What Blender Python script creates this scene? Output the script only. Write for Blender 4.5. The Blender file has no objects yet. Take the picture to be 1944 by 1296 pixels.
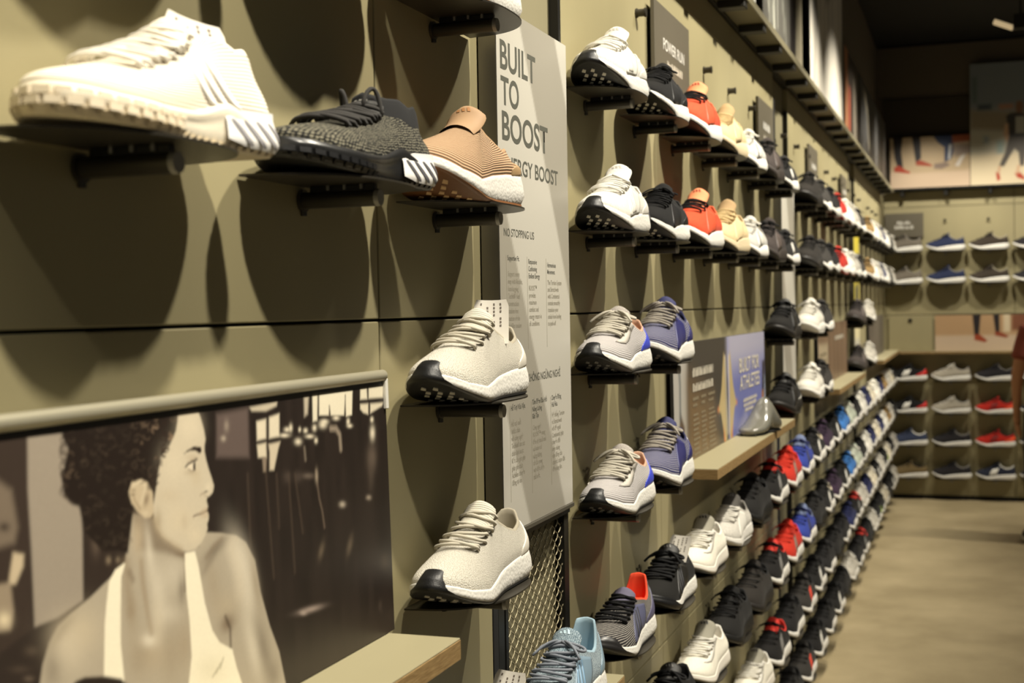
import bpy, math, random
import numpy as np
from mathutils import Matrix, Vector

rng = random.Random(7)
SC = bpy.context.scene
COL = SC.collection

# ------------------------------------------------------------------ camera
F_PX, YAW, PITCH, ROLL = 2530.03, 0.3347, -0.0249, -0.0170
CAM = Vector((0.70, 0.0, 1.608))
_fw = Vector((-math.sin(YAW) * math.cos(PITCH), math.cos(YAW) * math.cos(PITCH), math.sin(PITCH)))
_r = _fw.cross(Vector((0, 0, 1))).normalized()
_u = _r.cross(_fw)
_r2 = _r * math.cos(ROLL) + _u * math.sin(ROLL)
_u2 = -_r * math.sin(ROLL) + _u * math.cos(ROLL)
cd = bpy.data.cameras.new('camera')
cam = bpy.data.objects.new('camera', cd)
COL.objects.link(cam)
cam.matrix_world = Matrix(((_r2.x, _u2.x, -_fw.x, CAM.x), (_r2.y, _u2.y, -_fw.y, CAM.y),
                           (_r2.z, _u2.z, -_fw.z, CAM.z), (0, 0, 0, 1)))
cd.sensor_width = 36.0
cd.lens = F_PX / 1944 * 36.0
cd.clip_start = 0.02
cd.dof.use_dof = True
cd.dof.focus_distance = 2.0
cd.dof.aperture_fstop = 6.4
SC.camera = cam

# ------------------------------------------------------------------ world, lights, exposure
SC.view_settings.view_transform = 'Standard'
SC.view_settings.look = 'None'
SC.view_settings.gamma = 1.0
SC.view_settings.use_curve_mapping = False
SC.view_settings.exposure = 1.27
W = bpy.data.worlds.new('world')
SC.world = W
W.use_nodes = True
W.node_tree.nodes['Background'].inputs['Color'].default_value = (1.0, 0.96, 0.86, 1)
W.node_tree.nodes['Background'].inputs['Strength'].default_value = 0.034

LIGHT_COL = (1.0, 0.925, 0.775)


def spot(loc, target, power, size=62, blend=0.55, radius=0.035):
    d = bpy.data.lights.new('track_spot', 'SPOT')
    d.energy = power
    d.color = LIGHT_COL
    d.spot_size = math.radians(size)
    d.spot_blend = blend
    d.shadow_soft_size = radius
    o = bpy.data.objects.new('track_spot', d)
    COL.objects.link(o)
    o.location = loc
    v = Vector(target) - Vector(loc)
    o.rotation_euler = v.to_track_quat('-Z', 'Y').to_euler()
    return o


# a ceiling track of spotlights runs along the shelf wall, another along the end wall
for yy in (-0.30, 0.66, 1.62, 2.58, 3.54, 4.50, 5.46, 6.42, 7.38, 8.34, 9.30, 10.26):
    spot((0.86, yy, 3.20), (0.0, yy + 0.02, 1.72), 98 if yy == 0.66 else 84, 74, 0.95)
for xx in (0.35, 1.1, 1.9, 2.8):
    spot((xx, 10.40, 3.3), (xx, 11.33, 1.55), 44, 80, 0.95)
for yy in (3.0, 6.0, 9.0):
    spot((2.6, yy, 3.6), (1.6, yy, 0.0), 130, 80, 0.9, 0.08)

# ------------------------------------------------------------------ helpers


def lin(c):
    out = []
    for v in c[:3]:
        v = v / 255.0
        out.append(v / 12.92 if v <= 0.04045 else ((v + 0.055) / 1.055) ** 2.4)
    return tuple(out) + (1.0,)


_mats = {}


def _new(name):
    m = bpy.data.materials.new(name)
    m.use_nodes = True
    nt = m.node_tree
    return m, nt, nt.nodes['Principled BSDF']


def mat(name, col, rough=0.6, metal=0.0, noise=0.0, nscale=30.0, bump=0.0, bscale=200.0, coat=0.0, stretch=(1, 1, 1)):
    """plain surface: colour with slight mottling and optional fine relief"""
    if name in _mats:
        return _mats[name]
    m, nt, b = _new(name)
    c = lin(col)
    b.inputs['Roughness'].default_value = rough
    b.inputs['Metallic'].default_value = metal
    if coat:
        b.inputs['Coat Weight'].default_value = coat
        b.inputs['Coat Roughness'].default_value = 0.1
    tc = nt.nodes.new('ShaderNodeTexCoord')
    mp = nt.nodes.new('ShaderNodeMapping')
    mp.inputs['Scale'].default_value = stretch
    nt.links.new(tc.outputs['Object'], mp.inputs['Vector'])
    if noise > 0:
        n = nt.nodes.new('ShaderNodeTexNoise')
        n.inputs['Scale'].default_value = nscale
        n.inputs['Detail'].default_value = 6
        nt.links.new(mp.outputs[0], n.inputs['Vector'])
        mix = nt.nodes.new('ShaderNodeMix')
        mix.data_type = 'RGBA'
        mix.inputs['A'].default_value = tuple(max(0, v * (1 - noise)) for v in c[:3]) + (1,)
        mix.inputs['B'].default_value = tuple(min(1, v * (1 + noise)) for v in c[:3]) + (1,)
        nt.links.new(n.outputs['Fac'], mix.inputs['Factor'])
        nt.links.new(mix.outputs['Result'], b.inputs['Base Color'])
    else:
        b.inputs['Base Color'].default_value = c
    if bump > 0:
        n2 = nt.nodes.new('ShaderNodeTexNoise')
        n2.inputs['Scale'].default_value = bscale
        n2.inputs['Detail'].default_value = 3
        nt.links.new(mp.outputs[0], n2.inputs['Vector'])
        bp = nt.nodes.new('ShaderNodeBump')
        bp.inputs['Strength'].default_value = bump
        bp.inputs['Distance'].default_value = 0.002
        nt.links.new(n2.outputs['Fac'], bp.inputs['Height'])
        nt.links.new(bp.outputs[0], b.inputs['Normal'])
    _mats[name] = m
    return m


def knit(name, c1, c2, su=450.0, sv=450.0, bump=0.6, mode='cells', lo=0.25, hi=0.6, rough=0.85, dist=0.0012, distort=0.0):
    """knitted fabric: two yarn colours in a small repeating cell, with relief, laid along the shoe by its UVs"""
    if name in _mats:
        return _mats[name]
    m, nt, b = _new(name)
    b.inputs['Roughness'].default_value = rough
    b.inputs['Specular IOR Level'].default_value = 0.18
    if 'Sheen Weight' in b.inputs:
        b.inputs['Sheen Weight'].default_value = 0.04
    uv = nt.nodes.new('ShaderNodeUVMap')
    mp = nt.nodes.new('ShaderNodeMapping')
    mp.inputs['Scale'].default_value = (su, sv, 1)
    nt.links.new(uv.outputs[0], mp.inputs['Vector'])
    if mode == 'cells':
        t = nt.nodes.new('ShaderNodeTexVoronoi')
        t.inputs['Scale'].default_value = 1.0
        t.inputs['Randomness'].default_value = 0.35
        h = t.outputs['Distance']
    elif mode == 'wave':
        t = nt.nodes.new('ShaderNodeTexWave')
        t.wave_type = 'BANDS'
        t.bands_direction = 'Y'
        t.inputs['Scale'].default_value = 1.0
        t.inputs['Distortion'].default_value = distort
        t.inputs['Detail'].default_value = 1.0
        t.inputs['Detail Scale'].default_value = 0.5
        h = t.outputs['Fac']
    elif mode == 'rings':
        t = nt.nodes.new('ShaderNodeTexWave')
        t.wave_type = 'BANDS'
        t.bands_direction = 'DIAGONAL'
        t.inputs['Scale'].default_value = 1.0
        t.inputs['Distortion'].default_value = distort
        h = t.outputs['Fac']
    elif mode == 'brick':
        t = nt.nodes.new('ShaderNodeTexBrick')
        t.inputs['Scale'].default_value = 1.0
        t.inputs['Mortar Size'].default_value = 0.12
        t.inputs['Color1'].default_value = (1, 1, 1, 1)
        t.inputs['Color2'].default_value = (0.8, 0.8, 0.8, 1)
        t.inputs['Mortar'].default_value = (0, 0, 0, 1)
        h = t.outputs['Color']
    else:
        t = nt.nodes.new('ShaderNodeTexNoise')
        t.inputs['Scale'].default_value = 1.0
        t.inputs['Detail'].default_value = 2.0
        h = t.outputs['Fac']
    nt.links.new(mp.outputs[0], t.inputs['Vector'])
    mr = nt.nodes.new('ShaderNodeMapRange')
    mr.inputs['From Min'].default_value = lo
    mr.inputs['From Max'].default_value = hi
    nt.links.new(h, mr.inputs['Value'])
    mix = nt.nodes.new('ShaderNodeMix')
    mix.data_type = 'RGBA'
    mix.inputs['A'].default_value = lin(c1)
    mix.inputs['B'].default_value = lin(c2)
    nt.links.new(mr.outputs[0], mix.inputs['Factor'])
    nt.links.new(mix.outputs['Result'], b.inputs['Base Color'])
    bp = nt.nodes.new('ShaderNodeBump')
    bp.inputs['Strength'].default_value = bump
    bp.inputs['Distance'].default_value = dist
    bp.invert = mode == 'cells'
    nt.links.new(h, bp.inputs['Height'])
    nt.links.new(bp.outputs[0], b.inputs['Normal'])
    _mats[name] = m
    return m


def foam(name, col, bump=0.22, scale=210.0):
    """expanded-pellet midsole foam"""
    if name in _mats:
        return _mats[name]
    m, nt, b = _new(name)
    b.inputs['Base Color'].default_value = lin(col)
    b.inputs['Roughness'].default_value = 0.55
    tc = nt.nodes.new('ShaderNodeTexCoord')
    v = nt.nodes.new('ShaderNodeTexVoronoi')
    v.inputs['Scale'].default_value = scale
    nt.links.new(tc.outputs['Object'], v.inputs['Vector'])
    bp = nt.nodes.new('ShaderNodeBump')
    bp.inputs['Strength'].default_value = bump
    bp.inputs['Distance'].default_value = 0.0025
    bp.invert = True
    nt.links.new(v.outputs['Distance'], bp.inputs['Height'])
    nt.links.new(bp.outputs[0], b.inputs['Normal'])
    _mats[name] = m
    return m


def print_mat(name, rough=0.45, spec=0.5):
    """flat print: the colour is stored on the sheet itself"""
    if name in _mats:
        return _mats[name]
    m, nt, b = _new(name)
    a = nt.nodes.new('ShaderNodeAttribute')
    a.attribute_name = 'print'
    nt.links.new(a.outputs['Color'], b.inputs['Base Color'])
    b.inputs['Roughness'].default_value = rough
    b.inputs['Specular IOR Level'].default_value = spec
    _mats[name] = m
    return m


def mesh(name, V, Fc, m=None, smooth=False, uv=None):
    me = bpy.data.meshes.new(name)
    me.from_pydata([tuple(v) for v in V], [], [tuple(f) for f in Fc])
    if m is not None:
        me.materials.append(m)
    if smooth:
        me.polygons.foreach_set('use_smooth', [True] * len(me.polygons))
    if uv is not None:
        lay = me.uv_layers.new(name='UVMap')
        idx = np.empty(len(me.loops), dtype=np.int32)
        me.loops.foreach_get('vertex_index', idx)
        lay.data.foreach_set('uv', np.asarray(uv, dtype=np.float32)[idx].ravel())
    me.update()
    return me


class MB:
    """collects simple solids into one mesh"""

    def __init__(self):
        self.V, self.F = [], []

    def add(self, V, Fc):
        n = len(self.V)
        self.V += [tuple(v) for v in V]
        self.F += [tuple(i + n for i in f) for f in Fc]
        return self

    def box(self, x0, x1, y0, y1, z0, z1, c=0.0):
        if c <= 0:
            V = [(x, y, z) for z in (z0, z1) for y in (y0, y1) for x in (x0, x1)]
            Fc = [(0, 2, 3, 1), (4, 5, 7, 6), (0, 1, 5, 4), (2, 6, 7, 3), (0, 4, 6, 2), (1, 3, 7, 5)]
            return self.add(V, Fc)
        # chamfered box
        V, ix = [], {}
        X, Y, Z = (x0, x1), (y0, y1), (z0, z1)
        s = (1, -1)
        for i in (0, 1):
            for j in (0, 1):
                for k in (0, 1):
                    p = (X[i], Y[j], Z[k])
                    for a in range(3):
                        q = [p[0] + s[i] * c, p[1] + s[j] * c, p[2] + s[k] * c]
                        q[a] = p[a]
                        ix[(i, j, k, a)] = len(V)
                        V.append(tuple(q))
        Fc = []
        for a in range(3):
            b_, c_ = (a + 1) % 3, (a + 2) % 3
            for e in (0, 1):
                q = []
                for u, v in ((0, 0), (1, 0), (1, 1), (0, 1)):
                    k = [0, 0, 0]
                    k[a], k[b_], k[c_] = e, u, v
                    q.append(ix[(k[0], k[1], k[2], a)])
                Fc.append(q if e else q[::-1])
            for u in (0, 1):
                for v in (0, 1):
                    k0, k1 = [0, 0, 0], [0, 0, 0]
                    k0[a], k1[a] = 0, 1
                    k0[b_] = k1[b_] = u
                    k0[c_] = k1[c_] = v
                    q = [ix[(*k0, b_)], ix[(*k1, b_)], ix[(*k1, c_)], ix[(*k0, c_)]]
                    Fc.append(q)
        for i in (0, 1):
            for j in (0, 1):
                for k in (0, 1):
                    Fc.append([ix[(i, j, k, 0)], ix[(i, j, k, 1)], ix[(i, j, k, 2)]])
        return self.add(V, Fc)

    def cyl(self, p0, p1, r0, r1=None, n=16, cap=True):
        r1 = r0 if r1 is None else r1
        p0, p1 = Vector(p0), Vector(p1)
        d = (p1 - p0).normalized()
        a = d.orthogonal().normalized()
        b_ = d.cross(a)
        V = []
        for p, r in ((p0, r0), (p1, r1)):
            for k in range(n):
                t = 2 * math.pi * k / n
                V.append(p + a * (r * math.cos(t)) + b_ * (r * math.sin(t)))
        Fc = [(k, (k + 1) % n, n + (k + 1) % n, n + k) for k in range(n)]
        if cap:
            Fc += [tuple(range(n))[::-1], tuple(range(n, 2 * n))]
        return self.add(V, Fc)

    def tube(self, P, r, n=6):
        P = np.asarray(P, float)
        T = np.gradient(P, axis=0)
        T /= np.linalg.norm(T, axis=1)[:, None] + 1e-12
        up = np.array([0.13, 0.21, 0.97])
        V = []
        for p, t in zip(P, T):
            a = np.cross(t, up)
            a /= np.linalg.norm(a) + 1e-9
            b_ = np.cross(a, t)
            for k in range(n):
                w = 2 * math.pi * k / n
                V.append(p + r * (a * math.cos(w) + b_ * math.sin(w)))
        m_ = len(P)
        Fc = [(i * n + k, i * n + (k + 1) % n, (i + 1) * n + (k + 1) % n, (i + 1) * n + k) for i in range(m_ - 1) for k in range(n)]
        Fc += [tuple(range(n))[::-1], tuple((m_ - 1) * n + k for k in range(n))]
        return self.add(V, Fc)

    def build(self, name, m, smooth=False):
        return mesh(name, self.V, self.F, m, smooth)


def link(name, data, parent=None, loc=None, rot=None):
    o = bpy.data.objects.new(name, data)
    COL.objects.link(o)
    if parent is not None:
        o.parent = parent
    if loc is not None:
        o.location = loc
    if rot is not None:
        o.rotation_euler = rot
    return o


def tag(o, label, cat, group=None):
    if not 4 <= len(label.split()) <= 16:
        print("LABEL", label)
    o['label'] = label
    o['category'] = cat
    if group:
        o['group'] = group
    return o


def struct(o):
    o['kind'] = 'structure'
    return o


def auto_smooth(me, deg=40):
    me.polygons.foreach_set('use_smooth', [True] * len(me.polygons))
    try:
        me.set_sharp_from_angle(angle=math.radians(deg))
    except Exception:
        pass
    return me


def text_mesh(body, size, m, bold=0.0, align='LEFT', spacing=1.0, sx=1.0, line=1.0):
    c = bpy.data.curves.new('lettering', 'FONT')
    c.body = body
    c.size = size
    c.align_x = align
    c.offset = bold
    c.space_character = spacing
    c.space_line = line
    c.resolution_u = 5
    o = bpy.data.objects.new('lettering', c)
    COL.objects.link(o)
    dg = bpy.context.evaluated_depsgraph_get()
    me = bpy.data.meshes.new_from_object(o.evaluated_get(dg))
    bpy.data.objects.remove(o)
    bpy.data.curves.remove(c)
    if sx != 1.0:
        me.transform(Matrix.Diagonal((sx, 1, 1, 1)))
    me.materials.clear()
    me.materials.append(m)
    return me


ROT_LEFT = (math.pi / 2, 0, math.pi / 2)     # writing on a sheet that faces the aisle from the shelf wall
ROT_BACK = (math.pi / 2, 0, 0)               # writing on a sheet that faces the aisle from the end wall


# ------------------------------------------------------------------ flat print painter
class Print:
    """a printed sheet: a fine grid whose points carry ink colours, painted with soft polygons"""

    def __init__(self, w, h, nu, nv, base):
        self.w, self.h, self.nu, self.nv = w, h, nu, nv
        self.U, self.Vv = np.meshgrid(np.linspace(0, w, nu), np.linspace(0, h, nv), indexing='ij')
        self.C = np.zeros((nu, nv, 3))
        self.C[:] = lin(base)[:3]

    def _blend(self, a, col):
        self.C += a[..., None] * (np.array(lin(col)[:3]) - self.C)

    def poly(self, P, col, soft=0.002, alpha=1.0):
        P = np.asarray(P, float)
        m = soft * 2 + 1e-6
        u0, v0 = P.min(0) - m
        u1, v1 = P.max(0) + m
        i0, i1 = np.searchsorted(self.U[:, 0], (u0, u1))
        j0, j1 = np.searchsorted(self.Vv[0], (v0, v1))
        if i1 <= i0 or j1 <= j0:
            return self
        X, Y = self.U[i0:i1, j0:j1], self.Vv[i0:i1, j0:j1]
        ins = np.zeros(X.shape, bool)
        d2 = np.full(X.shape, 1e9)
        n = len(P)
        for k in range(n):
            a, b = P[k], P[(k + 1) % n]
            e = b - a
            l2 = (e @ e) + 1e-12
            t = np.clip(((X - a[0]) * e[0] + (Y - a[1]) * e[1]) / l2, 0, 1)
            d2 = np.minimum(d2, (X - a[0] - t * e[0]) ** 2 + (Y - a[1] - t * e[1]) ** 2)
            c = ((a[1] > Y) != (b[1] > Y))
            xi = (b[0] - a[0]) * (Y - a[1]) / ((b[1] - a[1]) if abs(b[1] - a[1]) > 1e-12 else 1e-12) + a[0]
            ins ^= c & (X < xi)
        sd = np.sqrt(d2) * np.where(ins, -1, 1)
        w = np.clip(0.5 - sd / (2 * soft), 0, 1)
        w = w * w * (3 - 2 * w) * alpha
        self.C[i0:i1, j0:j1] += w[..., None] * (np.array(lin(col)[:3]) - self.C[i0:i1, j0:j1])
        return self

    def blob(self, c, r, col, alpha=1.0, ang=0.0):
        ca, sa = math.cos(ang), math.sin(ang)
        X, Y = self.U - c[0], self.Vv - c[1]
        a = ((X * ca + Y * sa) / r[0]) ** 2 + ((-X * sa + Y * ca) / r[1]) ** 2
        self._blend(alpha * np.exp(-a * 1.2), col)
        return self

    def stroke(self, P, width, col, soft=0.001, alpha=1.0):
        P = np.asarray(P, float)
        m = width + 2 * soft
        u0, v0 = P.min(0) - m
        u1, v1 = P.max(0) + m
        i0, i1 = np.searchsorted(self.U[:, 0], (u0, u1))
        j0, j1 = np.searchsorted(self.Vv[0], (v0, v1))
        if i1 <= i0 or j1 <= j0:
            return self
        X, Y = self.U[i0:i1, j0:j1], self.Vv[i0:i1, j0:j1]
        d2 = np.full(X.shape, 1e9)
        for a, b in zip(P[:-1], P[1:]):
            e = b - a
            l2 = (e @ e) + 1e-12
            t = np.clip(((X - a[0]) * e[0] + (Y - a[1]) * e[1]) / l2, 0, 1)
            d2 = np.minimum(d2, (X - a[0] - t * e[0]) ** 2 + (Y - a[1] - t * e[1]) ** 2)
        w = np.clip(0.5 - (np.sqrt(d2) - width / 2) / (2 * soft), 0, 1) * alpha
        self.C[i0:i1, j0:j1] += w[..., None] * (np.array(lin(col)[:3]) - self.C[i0:i1, j0:j1])
        return self

    def grain(self, amp, seed=1):
        r = np.random.RandomState(seed)
        self.C *= 1 + amp * (r.rand(self.nu, self.nv, 1) - 0.5)
        return self

    def noise(self, cu, cv, amp, seed=1, add=False):
        """soft value noise with cell size cu x cv"""
        r = np.random.RandomState(seed)
        nu, nv = int(self.w / cu) + 3, int(self.h / cv) + 3
        g = r.rand(nu, nv)
        fu, fv = self.U / cu, self.Vv / cv
        iu, iv = fu.astype(int), fv.astype(int)
        su, sv = fu - iu, fv - iv
        su, sv = su * su * (3 - 2 * su), sv * sv * (3 - 2 * sv)
        n = (g[iu, iv] * (1 - su) + g[iu + 1, iv] * su) * (1 - sv) + (g[iu, iv + 1] * (1 - su) + g[iu + 1, iv + 1] * su) * sv
        return n

    def mesh(self, name, m):
        nu, nv = self.nu, self.nv
        V = np.stack([self.U, self.Vv, np.zeros_like(self.U)], -1).reshape(-1, 3)
        i = np.arange(nu * nv).reshape(nu, nv)
        Fc = np.stack([i[:-1, :-1], i[1:, :-1], i[1:, 1:], i[:-1, 1:]], -1).reshape(-1, 4)
        me = bpy.data.meshes.new(name)
        me.vertices.add(len(V))
        me.vertices.foreach_set('co', V.astype(np.float32).ravel())
        me.loops.add(Fc.size)
        me.loops.foreach_set('vertex_index', Fc.astype(np.int32).ravel())
        me.polygons.add(len(Fc))
        me.polygons.foreach_set('loop_start', np.arange(0, Fc.size, 4, dtype=np.int32))
        try:
            me.polygons.foreach_set('loop_total', np.full(len(Fc), 4, dtype=np.int32))
        except Exception:
            pass
        me.update(calc_edges=True)
        at = me.attributes.new('print', 'FLOAT_COLOR', 'POINT')
        C = np.concatenate([np.clip(self.C, 0, 1), np.ones((nu, nv, 1))], -1).reshape(-1, 4)
        at.data.foreach_set('color', C.astype(np.float32).ravel())
        me.materials.append(m)
        return me


# ------------------------------------------------------------------ shoes
def catmull(P, n, closed=False):
    P = np.asarray(P, float)
    m = len(P)
    out = []
    segs = m if closed else m - 1
    for i in range(segs):
        if closed:
            p0, p1, p2, p3 = P[(i - 1) % m], P[i], P[(i + 1) % m], P[(i + 2) % m]
        else:
            p0, p1, p2, p3 = P[max(i - 1, 0)], P[i], P[i + 1], P[min(i + 2, m - 1)]
        for t in np.linspace(0, 1, n, endpoint=False):
            out.append(0.5 * ((2 * p1) + (-p0 + p2) * t + (2 * p0 - 5 * p1 + 4 * p2 - p3) * t * t + (-p0 + 3 * p1 - 3 * p2 + p3) * t ** 3))
    if not closed:
        out.append(P[-1])
    return np.array(out)


def sstep(a, b, x):
    t = np.clip((x - a) / (b - a), 0, 1)
    return t * t * (3 - 2 * t)


_OUT = [(0, 0), (.0065, .019), (.030, .0335), (.085, .0355), (.135, .0365), (.185, .044), (.222, .0475), (.256, .0420), (.283, .028), (.297, .010),
        (.299, -.004), (.291, -.022), (.268, -.0385), (.230, -.0465), (.188, -.0425), (.138, -.0330), (.085, -.0325), (.030, -.032), (.0065, -.018)]


class Last:
    """the form a shoe is built on: f runs 0 heel - 1 toe (aisle side) - 2 heel again, t runs 0 sole - 1 collar edge"""

    def __init__(s, **p):
        s.p = dict(L=.30, spring=.027, heel_h=.046, mid_h=.038, ball_h=.031, toe_h=.046, zh=.094, za=.072, zf=.110, xb=.012, xf=.128, wc=.0285,
                   front_w=.0185, toe_z=.067, flare=.004, width=1.0, bulge=.004, heel_tab=.012, tab_g=.10)
        s.p.update(p)
        D = catmull(_OUT, 24, True)
        D[:, 1] *= s.p['width']
        k = int(np.argmax(D[:, 0]))
        a, b = D[:k + 1], np.vstack([D[k:], D[:1]])
        tab = []
        for q in (a, b):
            l = np.concatenate([[0], np.cumsum(np.linalg.norm(np.diff(q, axis=0), axis=1))])
            u = np.linspace(0, l[-1], 160)
            tab.append(np.stack([np.interp(u, l, q[:, 0]), np.interp(u, l, q[:, 1])], -1))
        s.tab = np.vstack([tab[0][:-1], tab[1]])
        s.ft = np.linspace(0, 2, len(s.tab))
        T = np.roll(s.tab, -2, 0) - np.roll(s.tab, 2, 0)
        T[0] = T[-1] = s.tab[2] - s.tab[-3]
        T /= np.linalg.norm(T, axis=1)[:, None]
        s.nt = np.stack([-T[:, 1], T[:, 0]], -1)
        kk = np.hanning(9)
        kk /= kk.sum()
        nx = np.stack([np.convolve(np.concatenate([s.nt[-9:-1, i], s.nt[:, i], s.nt[1:9, i]]), kk, 'same')[8:-8] for i in (0, 1)], -1)
        s.nt = nx / np.linalg.norm(nx, axis=1)[:, None]

    def out(s, f):
        f = np.mod(np.asarray(f, float), 2.0)
        return np.interp(f, s.ft, s.tab[:, 0]), np.interp(f, s.ft, s.tab[:, 1])

    def nrm(s, f):
        f = np.mod(np.asarray(f, float), 2.0)
        return np.interp(f, s.ft, s.nt[:, 0]), np.interp(f, s.ft, s.nt[:, 1])

    def z0(s, x):
        p = s.p
        u = x / p['L']
        return p['spring'] * np.clip((u - .60) / .40, 0, 1) ** 1.9 + .006 * np.clip(1 - u / .13, 0, 1) ** 2

    def zb(s, x):
        p = s.p
        return np.interp(x / p['L'], [0, .12, .3, .5, .7, .86, 1.0],
                         [p['heel_h'] + .002, p['heel_h'], p['heel_h'] - .003, p['mid_h'], p['ball_h'], p['ball_h'] * .62 + p['toe_h'] * .38 - .001, p['toe_h']])

    def collar(s, f):
        p = s.p
        f = np.mod(np.asarray(f, float), 2.0)
        side = np.where(f <= 1, 1.0, -1.0)
        h = np.where(f <= 1, f, 2 - f)
        g = np.interp(h, [0, .12, .30, .5, .66, .82, 1.0], [0, .17, .44, .70, .82, .91, 1.0])
        ph = np.pi * g
        A = (p['xf'] - p['xb']) / 2
        x = (p['xb'] + p['xf']) / 2 - A * np.cos(ph)
        y = p['wc'] * np.sin(ph) ** .85
        fw = np.interp(g, [.70, .86, 1.0], [0, 1, 1])
        y = np.where(g > .7, np.maximum(y, p['front_w'] * fw * np.clip((1 - h) / .30, 0, 1)), y)
        z = np.interp(g, [0, p['tab_g'], p['tab_g'] + .10, .36, .46, .60, .74, .88, 1.0],
                      [p['zh'], p['zh'] - .002, p['zh'] - p['heel_tab'], p['za'] + .004, p['za'], p['za'] + .006, p['za'] + .45 * (p['zf'] - p['za']), p['zf'] - .004, p['zf']])
        return x, y * side, z

    def S(s, f, t):
        p = s.p
        f, t = np.broadcast_arrays(np.asarray(f, float), np.asarray(t, float))
        x0, y0 = s.out(f)
        nx, ny = s.nrm(f)
        z0 = s.zb(x0)
        x3, y3, z3 = s.collar(f)
        h = np.mod(f, 2.0)
        h = np.where(h <= 1, h, 2 - h)
        wt = sstep(.50, .86, h)
        wh = 1 - sstep(.0, .22, h)
        b = p['bulge'] * (1 - wt) + .001 * wt
        h1 = (.016 + .010 * wh) * (1 - wt) + .020 * wt
        x1, y1, z1 = x0 + nx * b, y0 + ny * b, z0 + h1
        a = .14 * (1 - wt) + .60 * wt
        xs, ys = x3 + (x0 - x3) * a, y3 + (y0 - y3) * a
        zs_ = z3 - .35 * (z3 - z0) * (1 - wh * .3)
        x2, y2 = xs + nx * .003 * (1 - wt), ys + ny * .003 * (1 - wt)
        x2 = x2 + wh * .007
        z2 = zs_ * (1 - wt) + p['toe_z'] * wt
        c0, c1, c2, c3 = (1 - t) ** 3, 3 * t * (1 - t) ** 2, 3 * t * t * (1 - t), t ** 3
        return np.stack([c0 * x0 + c1 * x1 + c2 * x2 + c3 * x3, c0 * y0 + c1 * y1 + c2 * y2 + c3 * y3, c0 * z0 + c1 * z1 + c2 * z2 + c3 * z3], -1)

    def N(s, f, t):
        e = 1e-3
        f, t = np.broadcast_arrays(np.asarray(f, float), np.asarray(t, float))
        a = s.S(f + e, t) - s.S(f - e, t)
        b = s.S(f, np.minimum(t + e, 1)) - s.S(f, np.maximum(t - e, 0))
        n = np.cross(b, a)
        n /= np.linalg.norm(n, axis=-1)[..., None] + 1e-12
        return n

    def So(s, f, t, off):
        off = np.asarray(off, float)
        return s.S(f, t) + s.N(f, t) * (off[..., None] if off.ndim else off)

    def M(s, f, v):
        """side of the midsole"""
        f, v = np.broadcast_arrays(np.asarray(f, float), np.asarray(v, float))
        x, y = s.out(f)
        nx, ny = s.nrm(f)
        fl = s.p['flare'] * (1 + .9 * (1 - sstep(0, .35, np.where(np.mod(f, 2) <= 1, np.mod(f, 2), 2 - np.mod(f, 2)))))
        off = np.interp(v, [0, .10, .35, .7, .95, 1.0, 1.08], [-.003, .001, 0, 0, .0018, .0008, -.0025]) + fl * np.interp(v, [.10, .35, .7, .95], [0, .9, .65, 0])
        za, zb = s.z0(x), s.zb(x)
        return np.stack([x + nx * off, y + ny * off, za + (zb - za) * v], -1)


def loft(P, closed, uv_u=None, uv_v=None, flip=False):
    """grid of points (n, m, 3) to vertices, faces, uv"""
    n, m = P.shape[:2]
    V = P.reshape(-1, 3)
    Fc = []
    for i in range(n if closed else n - 1):
        j = (i + 1) % n
        for k in range(m - 1):
            q = (i * m + k, j * m + k, j * m + k + 1, i * m + k + 1)
            Fc.append(q[::-1] if flip else q)
    return V, Fc


def surf_uv(P):
    """metres along each direction of a grid"""
    du = np.linalg.norm(np.diff(P, axis=0), axis=-1).mean(1)
    u = np.concatenate([[0], np.cumsum(du)])
    dv = np.linalg.norm(np.diff(P, axis=1), axis=-1)
    v = np.concatenate([np.zeros((P.shape[0], 1)), np.cumsum(dv, 1)], 1)
    return np.stack([np.repeat(u[:, None], P.shape[1], 1), v], -1).reshape(-1, 2)


def patch(last, fs, ts, off, m, name, edge=True):
    """a thin overlay lying on the upper; fs (n,), ts (n, m) or (m,)"""
    fs = np.asarray(fs, float)
    ts = np.asarray(ts, float)
    Fg = np.repeat(fs[:, None], ts.shape[-1], 1) if fs.ndim == 1 else fs
    Tg = np.broadcast_to(ts, Fg.shape)
    P = last.So(Fg, Tg, off)
    if edge:   # turn the rim down to the upper so the overlay has thickness
        Q = last.So(Fg, Tg, -.0005)
        P2 = np.empty((P.shape[0] + 2, P.shape[1] + 2, 3))
        P2[1:-1, 1:-1] = P
        P2[0, 1:-1], P2[-1, 1:-1] = Q[0], Q[-1]
        P2[1:-1, 0], P2[1:-1, -1] = Q[:, 0], Q[:, -1]
        P2[0, 0], P2[0, -1], P2[-1, 0], P2[-1, -1] = Q[0, 0], Q[0, -1], Q[-1, 0], Q[-1, -1]
        P = P2
    V, Fc = loft(P, False)
    return mesh(name, V, Fc, m, True, surf_uv(P))


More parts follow.
